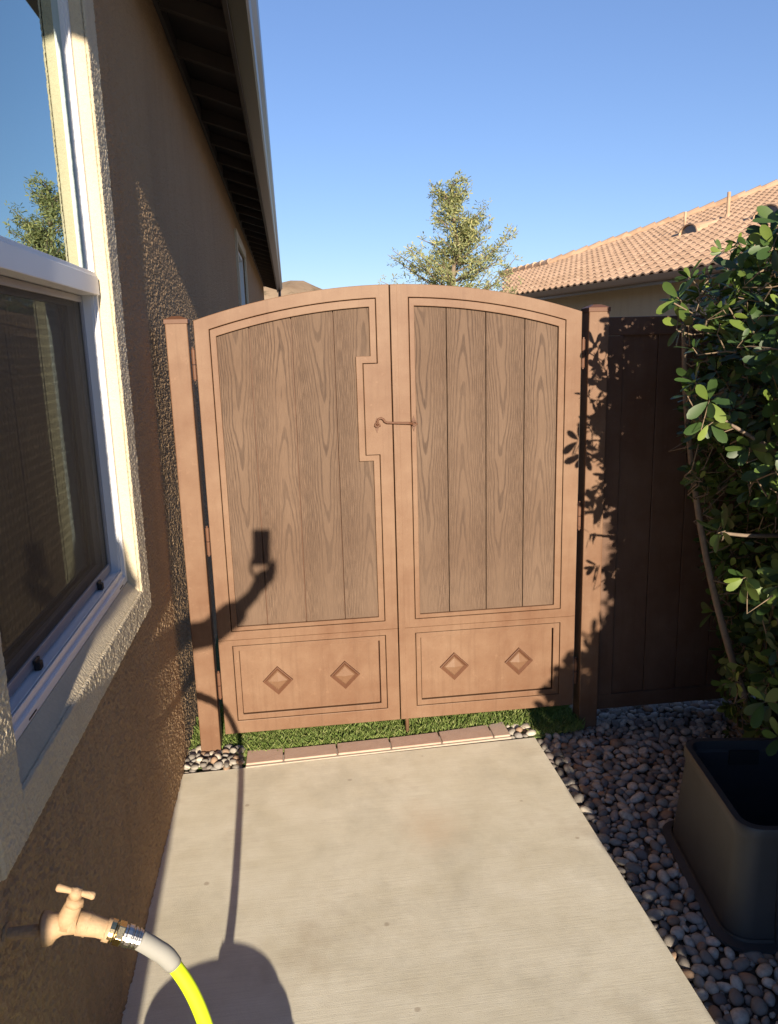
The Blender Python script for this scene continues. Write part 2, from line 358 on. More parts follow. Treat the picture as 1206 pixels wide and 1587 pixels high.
def relief(ys,zs,x0,amp,seed,edge=0,k=1.):
    Y,Z=np.meshgrid(ys,zs,indexing='ij'); wq=vnoise(Y,Z,.05,seed+9)*.012
    h=.45*vnoise(Y+wq,Z,.0095*k,seed)+.40*vnoise(Y,Z+wq,.0055*k,seed+1)+.15*vnoise(Y,Z,.03,seed+2)
    h=np.clip((h-.28)/.46,0,1); X=x0+amp*(h-.5)+.0012*(vnoise(Y,Z,.35,seed+3)-.5)
    if edge:
        dd=np.minimum(np.minimum(Y-ys[0],ys[-1]-Y),np.minimum(Z-zs[0],zs[-1]-Z)); X-=np.clip(1-dd/edge,0,1)**2*.006
    V=np.stack([X,Y,Z],2).reshape(-1,3); ni,nj=len(ys),len(zs); I,J=np.meshgrid(np.arange(ni-1),np.arange(nj-1),indexing='ij'); k=(I*nj+J).reshape(-1)
    return V,np.stack([k,k+nj,k+nj+1,k+1],1)
yy_=[OY1]; 
while yy_[-1]<9.34: yy_.append(yy_[-1]+.0030+.0035*max(0,yy_[-1]-2.6))
yy_.append(9.35)
V1,F1=relief(np.array(yy_),np.arange(-.08,ZT+.002,.0028),WX,.0066,11,0,.70)
V2,F2=relief(np.append(np.arange(HY0,OY1-.001,.0036),OY1),np.arange(-.08,.93,.0036),WX,.0066,11,0,.70)
F1=np.concatenate([F1,F2+len(V1)]); V1=np.concatenate([V1,V2])
Vb=np.array(g.v); Fb=np.array(g.f)
wall=npmesh('wall',np.concatenate([Vb,V1]),np.concatenate([Fb,F1+len(Vb)]),M['stucco'],H,smooth=len(Fb))
g=G(); g.add([(-7.1,HY0+.01,ZT),(WX-.01,HY0+.01,ZT),(-3.8,HY0+.01,4.3)],[(0,1,2)]); g.build('gable',M['stucco'],H)
g=G(); g.add([(-7.1,HY1-.01,ZT),(WX-.01,HY1-.01,ZT),(-3.8,HY1-.01,4.3)],[(0,1,2)]); g.build('gable',M['stucco'],H)
# roof + eave
EY0,EY1=-.42,20.9; pitch=.30
def rz(x): return ZT-(x-WX)*pitch    # underside of sheathing height at x
g=G()
FX0=-.192; FB=3.115   # fascia face and its bottom edge
g.prism([(FX0+.005,rz(FX0)+.012),(-3.8,rz(-3.8)+.012),(-7.5,rz(FX0)+.012),(-7.5,rz(FX0)+.09),(-3.8,rz(-3.8)+.12),(-.12,rz(-.12)+.06)],1,EY0,EY1)
roof=g.build('roof',M['tile'],H)
g=G(); g.prism([(FX0-.004,rz(FX0)-.004),(WX+.0,rz(WX)-.004),(WX+.0,rz(WX)+.009),(FX0-.004,rz(FX0)+.009)],1,EY0+.02,EY1-.02)
g.build('soffit_boards',M['soffit'],H)
y=EY0+.20
while y<EY1-.1:
    g=G(); g.prism([(FX0-.008,rz(FX0)-.006),(WX+.002,rz(WX)-.006),(WX+.002,rz(WX)-.085),(FX0-.008,rz(FX0)-.085)],1,y,y+.045)
    g.build('rafter_tail',M['rafter'],H); y+=.61
g=G(); g.box(WX+.003,WX+.022,EY0+.3+.95,EY1-.2,ZT-.1,ZT-.016); g.build('frieze_board',M['rafter'],H)
g=G(); g.box(FX0-.004,FX0+.018,EY0,EY1,FB,FB+.16); g.build('fascia',M['fascia'],H,bevel=.002)
g=G(); g.prism([(FX0,rz(FX0)-.08),(-3.8,rz(-3.8)-.08),(-3.8,rz(-3.8)+.01),(FX0,rz(FX0)+.01)],1,EY0-.02,EY0+.018); g.build('rake_board',M['fascia'],H)
g0=FX0+.019; gz=FB+.030
gp=[(0,0),(.075,0),(.086,.012),(.094,.033),(.117,.064),(.123,.084),(.123,.112),(.115,.116),(.115,.10),(.106,.08),(.084,.042),(.068,.012),(.006,.012),(.006,.116),(0,.116)]
g=G(); g.prism([(g0+a,gz+b) for a,b in gp],1,EY0-.02,EY1+.02); gut=g.build('gutter',M['gutter'],H)
for yc in (EY1+.02,EY0-.03):
    g=G(); g.prism([(g0+a,gz+b) for a,b in [(0,.002),(.075,.002),(.09,.035),(.12,.084),(.12,.11),(0,.11)]],1,yc,yc+.01); g.build('end_cap',M['gutter'],gut)
g=G(); yd=EY1-.25; g.tube([(-.13,yd,3.15),(-.13,yd,3.0),(-.20,yd,2.86),(-.42,yd,2.68),(-.47,yd,2.5),(-.47,yd,.1)],.035,10); g.build('downspout',M['gutter_dark'],gut,smooth=True)
# --- near window -------------------------------------------------
TX=-.490
W=G(); FX=-.530
def frame_yz(g,y0,y1,z0,z1,wd,xf,xb,wb=None,wt=None):
    """rectangular frame in the yz plane, outer y0..y1,z0..z1, from xb (back) to xf (front)"""
    wb=wb or wd; wt=wt or wd
    g.box(xb,xf,y0,y0+wd,z0,z1); g.box(xb,xf,y1-wd,y1,z0,z1); g.box(xb,xf,y0+wd,y1-wd,z0,z0+wb); g.box(xb,xf,y0+wd,y1-wd,z1-wt,z1)
frame_yz(W,OY0+.003,OY1-.0035,1.0105,OZ1-.003,.020,FX,-.62)
frame_yz(W,OY0+.020,OY1-.020,1.03,OZ1-.020,.013,FX-.008,-.62,wb=.010)
frame_yz(W,OY0+.033,OY1-.033,1.040,OZ1-.033,.004,FX-.014,-.62,wb=.009)
for xr in (-.536,-.543,-.585): W.box(xr-.003,xr,OY0+.034,OY1-.034,1.040,1.0535 if xr>-.55 else 1.060)
win=W.build('window',M['white'],H,bevel=.001)
g=G()
TOy0,TOy1,TOz0,TOz1=1.155,2.515,.882,2.87
# trim ring: profile with face and sill slope (outer at wall, inner reveals)
def rect(y0,y1,z0,z1,x): return [(x,y0,z0),(x,y1,z0),(x,y1,z1),(x,y0,z1)]
OA,OB,OC,OD=OY0+.002,OY1-.002,OZ0+.001,OZ1-.002
loops=[rect(TOy0,TOy1,TOz0,TOz1,WX-.012),rect(TOy0,TOy1,TOz0,TOz1,TX-.009),rect(TOy0+.003,TOy1-.003,TOz0+.003,TOz1-.003,TX-.006),
       rect(OA-.010,OB+.008,OC-.010,OD+.008,TX-.006),rect(OA-.003,OB+.001,OC-.003,OD+.001,TX-.010),rect(OA,OB,1.0085,OD,FX+.001),rect(OA,OB,1.0085,OD,WX-.2)]
vs=[p for l in loops for p in l]; fs=[]
for i in range(len(loops)-1):
    for k in range(4): fs.append((i*4+k,i*4+(k+1)%4,(i+1)*4+(k+1)%4,(i+1)*4+k))
Vt=np.array(vs); Ft=np.array(fs); nft=len(Ft)
for (a,b,c,e,sd) in ((OB+.002,TOy1,TOz0,TOz1,31),(TOy0,OA-.002,TOz0,TOz1,41),(OA-.004,OB+.004,TOz0,OC-.002,51),(OA-.004,OB+.004,OD+.002,TOz1,61)):
    V1,F1=relief(np.linspace(a,b,max(8,int((b-a)/.0022))),np.linspace(c,e,max(8,int((e-c)/.0024))),TX,.0024,sd,.004,.55); Ft=np.concatenate([Ft,F1+len(Vt)]); Vt=np.concatenate([Vt,V1])
npmesh('trim',Vt,Ft,M['trim'],win,smooth=nft)
RZ0,RZ1=1.862,1.925
g=G(); g.box(-.60,-.522,OY0+.022,OY1-.021,RZ0,RZ1-.012); g.box(-.60,-.528,OY0+.024,OY1-.023,RZ1-.012,RZ1); g.build('meeting_rail',M['white'],win,bevel=.002)
g=G(); g.box(-.556,-.550,OY0+.03,OY1-.035,RZ1,OZ1-.03); g.build('pane',M['glass'],win)
# lower sash set back
g=G(); frame_yz(g,OY0+.036,OY1-.036,1.049,RZ0,.034,-.590,-.612,wb=.036,wt=.03); g.build('sash_frame',M['shade_vinyl'],win,bevel=.002)
g=G(); g.box(-.606,-.602,OY0+.065,OY1-.065,1.08,RZ0-.02); g.build('pane',M['glass_low'],win)
g=G(); frame_yz(g,OY0+.038,OY1-.038,1.056,RZ0-.002,.018,-.566,-.576,wb=.026); g.build('screen_frame',M['shade_vinyl'],win,bevel=.0015)
g=G(); g.add([(-.5712,OY0+.05,1.07),(-.5712,OY1-.05,1.07),(-.5712,OY1-.05,RZ0-.01),(-.5712,OY0+.05,RZ0-.01)],[(0,1,2,3)]); g.build('insect_screen',M['screen'],win)
for yy in (1.62,2.18):
    g=G(); g.box(-.566,-.552,yy-.010,yy+.010,1.05,1.068); g.box(-.566,-.559,yy-.015,yy+.015,1.066,1.075); g.build('screen_clip',M['rubber'],win,bevel=.002)
for yy in (1.47,2.30):
    g=G(); g.box(-.535,-.5292,yy-.022,yy+.022,1.0155,1.019); g.build('weep_slot',M['rubber'],win)
g=G(); g.box(-1.4,-.63,OY0-.3,OY1+.3,.9,.92); g.box(-1.42,-1.4,OY0-.5,OY1+.5,0,3); g.build('room_lining',M['soffit'],win)
# --- far window --------------------------------------------------
W=G(); frame_yz(W,9.35,11.1,1.6,2.9,.04,WX-.02,WX-.10); W.box(WX-.10,WX-.03,10.2,10.24,1.64,2.86); w2=W.build('window',M['white'],H)
g=G(); frame_yz(g,9.23,11.22,1.48,3.02,.12,WX+.026,WX-.01); g.build('trim',M['trim'],w2)
g=G(); g.box(WX-.075,WX-.070,9.37,11.08,1.62,2.88); g.build('pane',M['glass'],w2)
# tap -------------------------------------------------------------
T=root('hose_tap',(WX,1.2,.75),'peach painted tap with a T handle on the wall under the window','tap')
ty=1.2
g=G(); g.tube([(WX-.01,ty,.75),(-.458,ty,.751)],.0105,14); g.tube([(WX,ty,.75),(WX+.004,ty,.75)],.02,14); g.build('supply_pipe',M['stucco'],T,smooth=False)
g=G()
g.tube([(-.460,ty,.753),(-.4592,ty,.753),(-.4585,ty,.753),(-.452,ty,.754),(-.444,ty,.756),(-.430,ty,.758),(-.405,ty,.757)],[.012,.0275,.0285,.0275,.0215,.0175,.0175],22)
g.tube([(-.392,ty,.7535),(-.388,ty,.7515)],[.0205,.0205],6); g.tube([(-.362,ty,.739),(-.352,ty,.734)],[.0195,.0195],20)
g.tube([(-.405,ty,.757),(-.39,ty,.752),(-.372,ty,.744),(-.352,ty,.734)],[.020,.019,.0165,.0165],16)
g.tube([(-.425,ty,.757),(-.417,ty,.775),(-.409,ty,.792),(-.405,ty,.802)],[.019,.0165,.0145,.012],14)
g.tube([(-.4072,ty,.794),(-.404,ty,.804)],[.0165,.0155],6)
g.build('body',M['tap'],T,smooth=True)
g=G(); g.tube([(-.405,ty,.80),(-.4005,ty,.816)],[.0065,.0065],10); g.tube([(-.4035,ty,.810),(-.399,ty-.002,.822)],[.012,.009],12)
c0=Vector((-.402,ty,.817)); hd=Vector((.030,.0,-.0125))
g.tube([c0-hd,c0-hd*.9,c0-hd*.3,c0,c0+hd*.3,c0+hd*.9,c0+hd],[.0045,.0068,.005,.0075,.005,.0068,.0045],12); g.build('handle',M['tap'],T,smooth=True)
# hose -------------------------------------------------------------
HO=root('garden_hose',(-.22,1.2,0),'neon yellow garden hose with grey sleeve and brass fitting screwed on the peach tap','hose')
d=Vector((.035,0,-.0185)).normalized(); p0=Vector((-.352,ty,.734))
g=G()
for a,b,r1 in ((-.006,.004,.0195),(.005,.008,.0165),(.008,.020,.0200)): g.tube([p0+d*a,p0+d*b],r1,6 if r1>.0196 else 20)
g.build('brass_coupling',M['brass'],HO,bevel=.001)
g=G()
for a,b,r1 in ((.020,.025,.017),(.025,.034,.0195),(.034,.037,.0165),(.037,.041,.0185),(.041,.044,.0165),(.044,.048,.0180),(.048,.052,.016)): g.tube([p0+d*a,p0+d*b],r1,20)
g.build('steel_fitting',M['steel'],HO,bevel=.0008)
def bez(pts,n):
    P=[Vector(p) for p in pts]; P=[P[0]*2-P[1]]+P+[P[-1]*2-P[-2]]; out=[]
    for i in range(1,len(P)-2):
        for k in range(n):
            t=k/n; a,b,c,e=P[i-1],P[i],P[i+1],P[i+2]
            out.append(.5*((2*b)+(c-a)*t+(2*a-5*b+4*c-e)*t*t+(3*b-a-3*c+e)*t**3))
    out.append(P[-2]); return out
pe=p0+d*.050
path=bez([pe,(-.285,ty,.690),(-.262,ty,.664),(-.232,ty,.600),(-.211,ty,.520),(-.200,ty,.43),(-.205,ty,.33),(-.215,ty-.01,.24),(-.235,ty-.03,.17)],8)
g=G(); g.tube(path[:19],[.0165]*16+[.0162,.0158,.0150],20); g.build('sleeve',M['sleeve'],HO,smooth=True)
g=G(); g.tube(path[17:],.0130,16)
# coil lying on the path under the tap
rad=[.165,.17,.172,.165,.15,.13,.10]
pts=[]; tot=8*40
for i in range(tot+1):
    a=2*PI*i/40; kk=i/40; r_=np.interp(kk,range(7),rad); zz=.160-.0205*kk
    pts.append((-.235+(r_*math.sin(a)+.01*math.sin(3*a)) *1.0,ty-.03-.02+r_*math.cos(a)-.165+.165*min(1,0),zz))
pts=[Vector((p[0],p[1]+.05+.0,p[2])) for p in pts]
rad2=[.150,.180,.195,.202,.205,.203,.20,.20]
pts=[]
for i in range(tot+1):
    a=2*PI*i/40; kk=i/40; r_=float(np.interp(kk,range(8),rad2)); pts.append((-.245+r_*math.sin(a),1.03+r_*math.cos(a),.190-.0225*kk))
pts=bez([(-.236,ty-.035,.19),pts[0]],3)[:-1]+[Vector(p) for p in pts]
g.tube(pts,.0130,10)
g.build('tube',M['hose'],HO,smooth=True)
# ============================================================ GATE
GY=3.150; CX=.425
def arc(x,pk,Rr): return pk-(Rr-math.sqrt(Rr*Rr-(x-CX)**2))
AO=(1.937,2.567); AG=(1.887,2.517); AGi=(1.884,2.514); AI=(1.854,2.484)
def outline(xl,xr,z0,ap,notch=None,n=14):
    """closed outline, ccw from lower left; the notch (x,z0,z1) sits on the right side"""
    p=[(xl,z0),(xr,z0)]
    if notch: nx_,nz0,nz1=notch; p+=[(xr,nz0),(nx_,nz0),(nx_,nz1),(xr,nz1)]
    else: p+=[(xr,z0+.3),(xr,z0+.3001),(xr,z0+.6),(xr,z0+.6001)]
    for i in range(n+1):
        x=xr+(xl-xr)*i/n; p.append((x,arc(x,*ap)))
    return p
def rectring(g,x0,x1,z0,z1,X0,X1,Z0,Z1,y0,y1):
    g.ring([(x0,z0),(x1,z0),(x1,z1),(x0,z1)],[(X0,Z0),(X1,Z0),(X1,Z1),(X0,Z1)],y0,y1)
def diamond(cx,cz,par):
    def rh(L,name,mat,par):
        g=G(); vs=[];fs=[]
        for r_,yy in L:
            if r_>0: vs+=[(cx-r_,yy,cz),(cx,yy,cz-r_),(cx+r_,yy,cz),(cx,yy,cz+r_)]
        m=len(vs)//4
        for i in range(m-1):
            for k in range(4): fs.append((i*4+k,i*4+(k+1)%4,(i+1)*4+(k+1)%4,(i+1)*4+k))
        if L[-1][0]<=0:
            vs.append((cx,L[-1][1],cz)); fs+=[((m-1)*4+k,(m-1)*4+(k+1)%4,m*4) for k in range(4)]
        g.add(vs,fs); return g.build(name,mat,par)
    b=rh([(.0655,GY+.0056),(.0635,GY-.0035),(.0600,GY-.0045),(.0455,GY+.0050)],'diamond_frame',M['paint_dark'],par)  # frame ring coloured darker than the boss so its outline reads
    rh([(.0450,GY+.0052),(.0400,GY+.0010),(.0385,GY+.0006),(0,GY-.0095)],'diamond_boss',M['paint'],b)
def leaf_gate(name,label,xl,xr,gl,gr,il,ir,notch,breaks,bm_,dia,lines):
    r=root(name,((xl+xr)/2,GY,0),label,'gate leaf','arched gate leaves')
    zb=.072
    out=outline(xl,xr,zb,AO,(xr,.9,1.0) if notch else None)
    gw=.0028
    if notch:
        on=(.347,1.263,1.630); N1=(notch[0]+.029,notch[1]+.026,notch[2]-.031); N2=(notch[0]+.029-gw,notch[1]+.026-gw,notch[2]-.031+gw); N3=notch
    else: N1=N2=N3=None
    # frame face down to groove; opening bottom .537 groove, .557 opening
    A=outline(gl,gr,.537,AG,N1); A2=outline(gl+gw,gr-gw,.537+gw,AGi,N2); B=outline(il,ir,.557,AI,N3)
    # the face: ring outer -> A above, plus lower rails
    up_o=outline(xl,xr,.500,AO,(xr,N1[1] if N1 else .9,N1[2] if N1 else 1.0) if notch else None)
    g=G(); g.ring(up_o,A,GY,GY+.040)
    lo=[(xl,zb),(xr,zb),(xr,.4995),(xl,.4995)]
    g.ring(lo,[(gl,.130),(gr,.130),(gr,.474),(gl,.474)],GY,GY+.040)
    fr=g.build('frame',M['paint'],r,bevel=.0022)
    g=G(); g.ring(A2,B,GY+.0012,GY+.016)
    g.ring([(gl+gw,.130+gw),(gr-gw,.130+gw),(gr-gw,.474-gw),(gl+gw,.474-gw)],[(il,.157),(ir,.157),(ir,.450),(il,.450)],GY+.0012,GY+.016)
    g.build('moulding',M['paint'],r,bevel=.0018)
    g=G(); e=.003; zs=[]
    xs=[gl-.0]+breaks+[gr]; xs=[il-.012]+breaks+[ir+.012]
    for a,b in zip(xs[:-1],xs[1:]):
        a+=.0016; b-=.0016; n=4; top=[(a+(b-a)*k/n,arc(a+(b-a)*k/n,*AI)+.012) for k in range(n,-1,-1)]
        poly=[(a,.548),(b,.548)]+top
        g.prism(poly,1,GY+.0165,GY+.034)
    g.build('board_panel',bm_,r,bevel=.0015)
    g=G(); g.box(il+.002,ir-.006,GY+.0055,GY+.030,.1625,.449); g.build('lower_panel',M['paint'],r,bevel=.001)
    g=G(); g.box(gl-.005,gr+.005,GY+.031,GY+.036,.125,.478); g.prism([(gl-.006,.53),(gr+.006,.53)]+[(gr+.006+(gl-gr-.012)*k/12,arc(gr+.006+(gl-gr-.012)*k/12,*AG)+.006) for k in range(13)],1,GY+.0345,GY+.037); g.build('backing_sheet',M['paint_dark'],r)
    for cx,cz in dia: diamond(cx,cz,r)
    return r
LG=leaf_gate('gate_leaf','left leaf of the copper brown gate, its board panel notched round a lock plate',-.357,.4085,-.300,.355,-.274,.327,(.268,1.237,1.661),[-.147,.018,.184],M['boardL'],[(-.118,.302),(.172,.303)],None)
RG=leaf_gate('gate_leaf','right leaf of the copper brown gate, its board panel without any notch',.4125,1.206,.485,1.139,.508,1.108,None,[.641,.805,.969],M['boardR'],[(.656,.304),(.950,.304)],None)
# weld line strip on the right leaf's meeting stile and drop rod
g=G(); g.box(.4135,.4395,GY-.0018,GY+.001,.075,1.932); g.build('astragal',M['paint'],RG,bevel=.0008)
g=G(); g.tube([(.441,GY+.012,.20),(.441,GY+.012,.006)],.0085,12); g.build('drop_rod',M['paint'],RG,smooth=True)
# hinges on the leaves
def hinge(x,z,par,h=.115):
    g=G(); g.tube([(x,GY+.004,z-h/2),(x,GY+.004,z-.002)],.0075,12); g.tube([(x,GY+.004,z+.001),(x,GY+.004,z+h/2)],.0075,12); g.tube([(x,GY+.004,z-h/2-.006),(x,GY+.004,z-h/2)],.004,8)
    g.tube([(x,GY+.004,z+h/2),(x,GY+.004,z+h/2+.008)],.004,8)
    g.build('hinge',M['paint_dark'],par,smooth=False)
for z in (1.648,.935,.30): hinge(-.3665,z,LG)
for z in (1.646,.955,.236): hinge(1.2155,z,RG)
# hook latch: hook pivots on eye screwed in right leaf
HK=root('hook_latch',(.497,GY,1.388),'copper painted hook and eye latch joining the two gate leaves at mid height','latch')
z=1.389
g=G(); pts=[(.492,GY-.012,z-.004),(.47,GY-.013,z-.001),(.43,GY-.013,z+.001),(.385,GY-.013,z+.004),(.376,GY-.013,z+.009),(.370,GY-.013,z+.019),(.361,GY-.013,z+.024),(.351,GY-.013,z+.021),(.346,GY-.013,z+.011),(.346,GY-.012,z+.001),(.345,GY-.011,z-.007)]
g.tube(pts,[.0055,.0055,.005,.0046,.0046,.0046,.0046,.0046,.0046,.0042,.003],10); g.build('hook',M['paint_dark'],HK,smooth=True)
def eye(x,zz,name):
    g=G(); c=[(x+.0085*math.cos(a),GY-.012+.0*a,zz+.0085*math.sin(a)) for a in [i*2*PI/14 for i in range(15)]]
    g.tube(c,.0032,8,cap=False); g.tube([(x,GY-.004,zz-.0085),(x,GY+.003,zz-.0085)],.004,8)
    g.tube([(x-.012,GY-.010,zz-.003),(x+.014,GY-.010,zz-.003)],.0035,8)
    # lozenge shaped back plate
    g.prism([(x-.012,zz),(x,zz-.034),(x+.012,zz),(x,zz+.030)],1,GY-.004,GY-.0008)
    g.build(name,M['paint_dark'],HK)
eye(.345,z-.004,'eye'); eye(.497,z-.003,'eye')
# posts
def post(x0,x1,y0,y1,zt,label):
    r=root('gate_post',((x0+x1)/2,(y0+y1)/2,-.05),label,'post','gate posts')
    g=G(); g.box(x0,x1,y0,y1,-.08,zt-.012); g.build('shaft',M['paint'],r,bevel=.004)
    g=G(); e=.0035; cx,cy=(x0+x1)/2,(y0+y1)/2
    b=[(x0-e,y0-e),(x1+e,y0-e),(x1+e,y1+e),(x0-e,y1+e)]
    vs=[(a,b_,zt-.020) for a,b_ in b]+[(a,b_,zt-.003) for a,b_ in b]+[(cx+(a-cx)*.35,cy+(b_-cy)*.35,zt+.010) for a,b_ in b]
    fs=[(3,2,1,0)]+[(i,(i+1)%4,4+(i+1)%4,4+i) for i in range(4)]+[(4+i,4+(i+1)%4,8+(i+1)%4,8+i) for i in range(4)]+[(8,9,10,11)]
    g.add(vs,fs); g.build('cap',M['paint_dark'],r,bevel=.0015)
post(-.463,-.379,3.135,3.219,1.824,'copper brown gate post beside the stucco wall, standing in pale pebbles')
post(1.231,1.317,3.135,3.219,1.832,'copper brown gate post between the gate and the shaded fence panel')
# side fence panel
FP=root('fence_panel',(2.2,3.19,0),'copper brown board fence panel in deep shade behind the leafy shrub','fence')
g=G(); 
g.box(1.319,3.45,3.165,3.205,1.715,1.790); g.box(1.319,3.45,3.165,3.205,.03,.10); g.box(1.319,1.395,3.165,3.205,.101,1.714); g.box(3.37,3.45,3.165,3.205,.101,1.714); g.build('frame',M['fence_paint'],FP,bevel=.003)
g=G(); x=1.400
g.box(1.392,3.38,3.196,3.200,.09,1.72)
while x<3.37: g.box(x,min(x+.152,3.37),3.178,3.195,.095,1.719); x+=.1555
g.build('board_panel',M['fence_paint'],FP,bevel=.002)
# block wall on the far right side
BW=root('block_wall',(3.1,0,0),'tan block boundary wall behind the leafy shrub at the right','wall')
g=G(); zz=-.09
for j in range(9):
    y=-6+(.2 if j%2 else 0)
    while y<3.3:
        g.box(3.46,3.61,y,min(y+.392,3.4),zz,zz+.194); y+=.4
    zz+=.2
g.build('block_courses',M['cmu'],BW,bevel=.004); g=G(); g.box(3.475,3.60,-6,3.4,-.09,1.705); g.build('joints',M['mortar'],BW)
# ============================================================ brick edging
bx=[-.268,-.110,.118,.350,.573,.806,.884]
labs=['paver brick at the left end of the edging, chipped and stained white on top','reddish paver brick second from the left, crossed by nothing and beside the chipped end brick','reddish brown paver brick third from the left in the edging under the gate','greyish brown paver brick in the edging just right of the gate seam','plain tan paver brick in the edging, last full one before the cut piece at right','short cut paver brick at the right end of the edging beside the pebbles']
labs[1]='reddish paver brick second from the left end, beside the chipped one'
def fy(x): return 2.997+.033*(x+.27)/.85
for i in range(6):
    a,b=bx[i]+.003,bx[i+1]-.003; dz=rnd.uniform(-.001,.001)
    bk=[.112,.095,.090,.090,.096,.112][i]; bk2=[.098,.090,.090,.096,.112,.125][i]
    r=G(); r.prism([(a,fy(a)),(b,fy(b)),(b,fy(b)+bk2),(a,fy(a)+bk)],2,-.05,.011+dz)
    r.build('paver_brick',M['brick'],bevel=.004,label=labs[i],cat='brick',group='paver bricks edging the path',loc=((a+b)/2,3.03,0))
g=G(); g.prism([(bx[0]+.002,fy(bx[0])-.014),(bx[-1],fy(bx[-1])-.010),(bx[-1],fy(bx[-1])+.07),(bx[0]+.002,fy(bx[0])+.05)],2,-.08,.004); g.build('mortar_strip',M['mortar'],kind='structure')
# ============================================================ pebbles
def ico(sub):
    import bmesh
    b=bmesh.new(); bmesh.ops.create_icosphere(b,subdivisions=sub,radius=1); V=np.array([v.co[:] for v in b.verts]); F=np.array([[v.index for v in f.verts] for f in b.faces]); b.free(); return V,F
I1=ico(2); I2=ico(3)
def pebbles(spots,I,squash=.55):
    VV=[];FF=[];k=0
    for (x,y,z,r) in spots:
        V=I[0].copy()
        # lumpy, flattened egg
        a=rng.normal(size=3); a/=np.linalg.norm(a)
        V=V*(1+.13*np.sin(2.1*(V@a)+rng.uniform(0,6)))[:,None]
        b=rng.normal(size=3); b/=np.linalg.norm(b); V=V*(1+.07*np.sin(4*(V@b)+rng.uniform(0,6)))[:,None]
        sc=np.array([rng.uniform(.95,1.35),rng.uniform(.7,1.0),rng.uniform(.45,.75)])*r
        V=V*sc; t=rng.uniform(0,2*PI); tilt=rng.normal(0,.28,2)
        Rz=np.array([[math.cos(t),-math.sin(t),0],[math.sin(t),math.cos(t),0],[0,0,1]])
        Rx=np.array([[1,0,0],[0,math.cos(tilt[0]),-math.sin(tilt[0])],[0,math.sin(tilt[0]),math.cos(tilt[0])]])
        Ry=np.array([[math.cos(tilt[1]),0,math.sin(tilt[1])],[0,1,0],[-math.sin(tilt[1]),0,math.cos(tilt[1])]])
        V=V@(Rz@Rx@Ry).T+np.array([x,y,z]); VV.append(V); FF.append(I[1]+k); k+=len(V)
    return np.concatenate(VV),np.concatenate(FF)
def scatter(x0,x1,y0,y1,rmin,rmax,tries,z,test=None,ov=.78,big=0):
    cell=.06; grid={}; out=[]
    for i in range(tries):
        f=i/tries; r=rmax-(rmax-rmin)*min(1,f*1.15)**.42; r*=rng.uniform(.9,1.1)
        x=rng.uniform(x0,x1); y=rng.uniform(y0,y1)
        if test and not test(x,y,r): continue
        gx,gy=int(x/cell),int(y/cell); ok=True
        for ax in (-1,0,1):
            for ay in (-1,0,1):
                for (a,b,c) in grid.get((gx+ax,gy+ay),()):
                    if (a-x)**2+(b-y)**2<((c+r)*ov)**2: ok=False; break
                if not ok: break
            if not ok: break
        if ok: grid.setdefault((gx,gy),[]).append((x,y,r)); out.append((x,y,z+r*.25+rng.uniform(-.006,.008),r))
    return out
BC=(1.452,2.045); BA=math.radians(-9)
def inbin(x,y,pad=.0):
    dx,dy=x-BC[0],y-BC[1]; u=dx*math.cos(-BA)-dy*math.sin(-BA); v=dx*math.sin(-BA)+dy*math.cos(-BA)
    return abs(u)<.245+pad and abs(v)<.30+pad
def tst(x,y,r): return (x-r*.8>.990) and not inbin(x,y,r*.4) and not (y>3.06 and x<1.09) 
sp=scatter(.99,2.7,.7,3.30,.008,.027,80000,-.046,tst,.80)
lo=[(x,y,z-.022,r) for (x,y,z,r) in scatter(.99,2.7,.7,3.3,.013,.024,14000,-.05,lambda x,y,r: x-r>.99 and not inbin(x,y),.8)]
near=[s for s in sp if s[1]<2.3 and s[0]<1.7]; far=[s for s in sp if not(s[1]<2.3 and s[0]<1.7)]
V1,F1=pebbles(near,I1); V2,F2=pebbles(far+lo,I1)
V=np.concatenate([V1,V2]); F=np.concatenate([F1,F2+len(V1)])
o=npmesh('river_pebbles',V,F,M['pebble'],smooth=True); o['kind']='stuff'; o['label']='grey and tan river pebbles bedding the strip between the path and the shrub'; o['category']='pebbles'
def ok2(x,y,r): return not(-.47<x<-.372 and 3.13<y<3.23)
sp=scatter(-.515,-.285,2.995,3.16,.011,.024,2500,-.012,ok2,.8)+scatter(-.515,-.285,2.995,3.16,.010,.018,700,.006,ok2,.9)
sp+=scatter(.895,1.0,3.03,3.14,.010,.022,900,-.010,lambda x,y,r:y>3.03+r*.6,.82)+scatter(.98,1.10,2.93,3.08,.011,.022,800,-.03,lambda x,y,r:x-r>.99,.82)
V,F=pebbles(sp,I1); o=npmesh('border_pebbles',V,F,M['pebble'],smooth=True); o['kind']='stuff'; o['label']='pale pebbles filling the corners at both ends of the brick edging'; o['category']='pebbles'
# ============================================================ grass
def grass(n):
    x=rng.uniform(WX+.01,1.235,n); y=3.045+rng.beta(1,1.6,n)*.55
    keep=(~((x<-.29)&(y<3.16)))&(~((x>-.28)&(x<.89)&(y<3.088+.058*(x+.27)/1.1)))&(~((x>.88)&(x<1.0)&(y<3.13)))&(~((x>1.0)&(y<3.05+.25*np.maximum(0,x-1.16))))
    x=x[keep];y=y[keep];n=len(x); h=rng.uniform(.016,.038,n); w_=rng.uniform(.0012,.0022,n); a=rng.uniform(0,PI,n); lx=rng.normal(0,.012,n); ly=rng.normal(0,.012,n)
    ca,sa=np.cos(a)*w_,np.sin(a)*w_; z0=np.full(n,-.012)
    V=np.stack([np.stack([x-ca,y-sa,z0],1),np.stack([x+ca,y+sa,z0],1),np.stack([x+ca*.7+lx*.4,y+sa*.7+ly*.4,z0+h*.6],1),np.stack([x+lx,y+ly,z0+h],1)],1).reshape(-1,3)
    F=(np.arange(n)[:,None]*4+np.array([0,1,2,3])[None]); return V,F
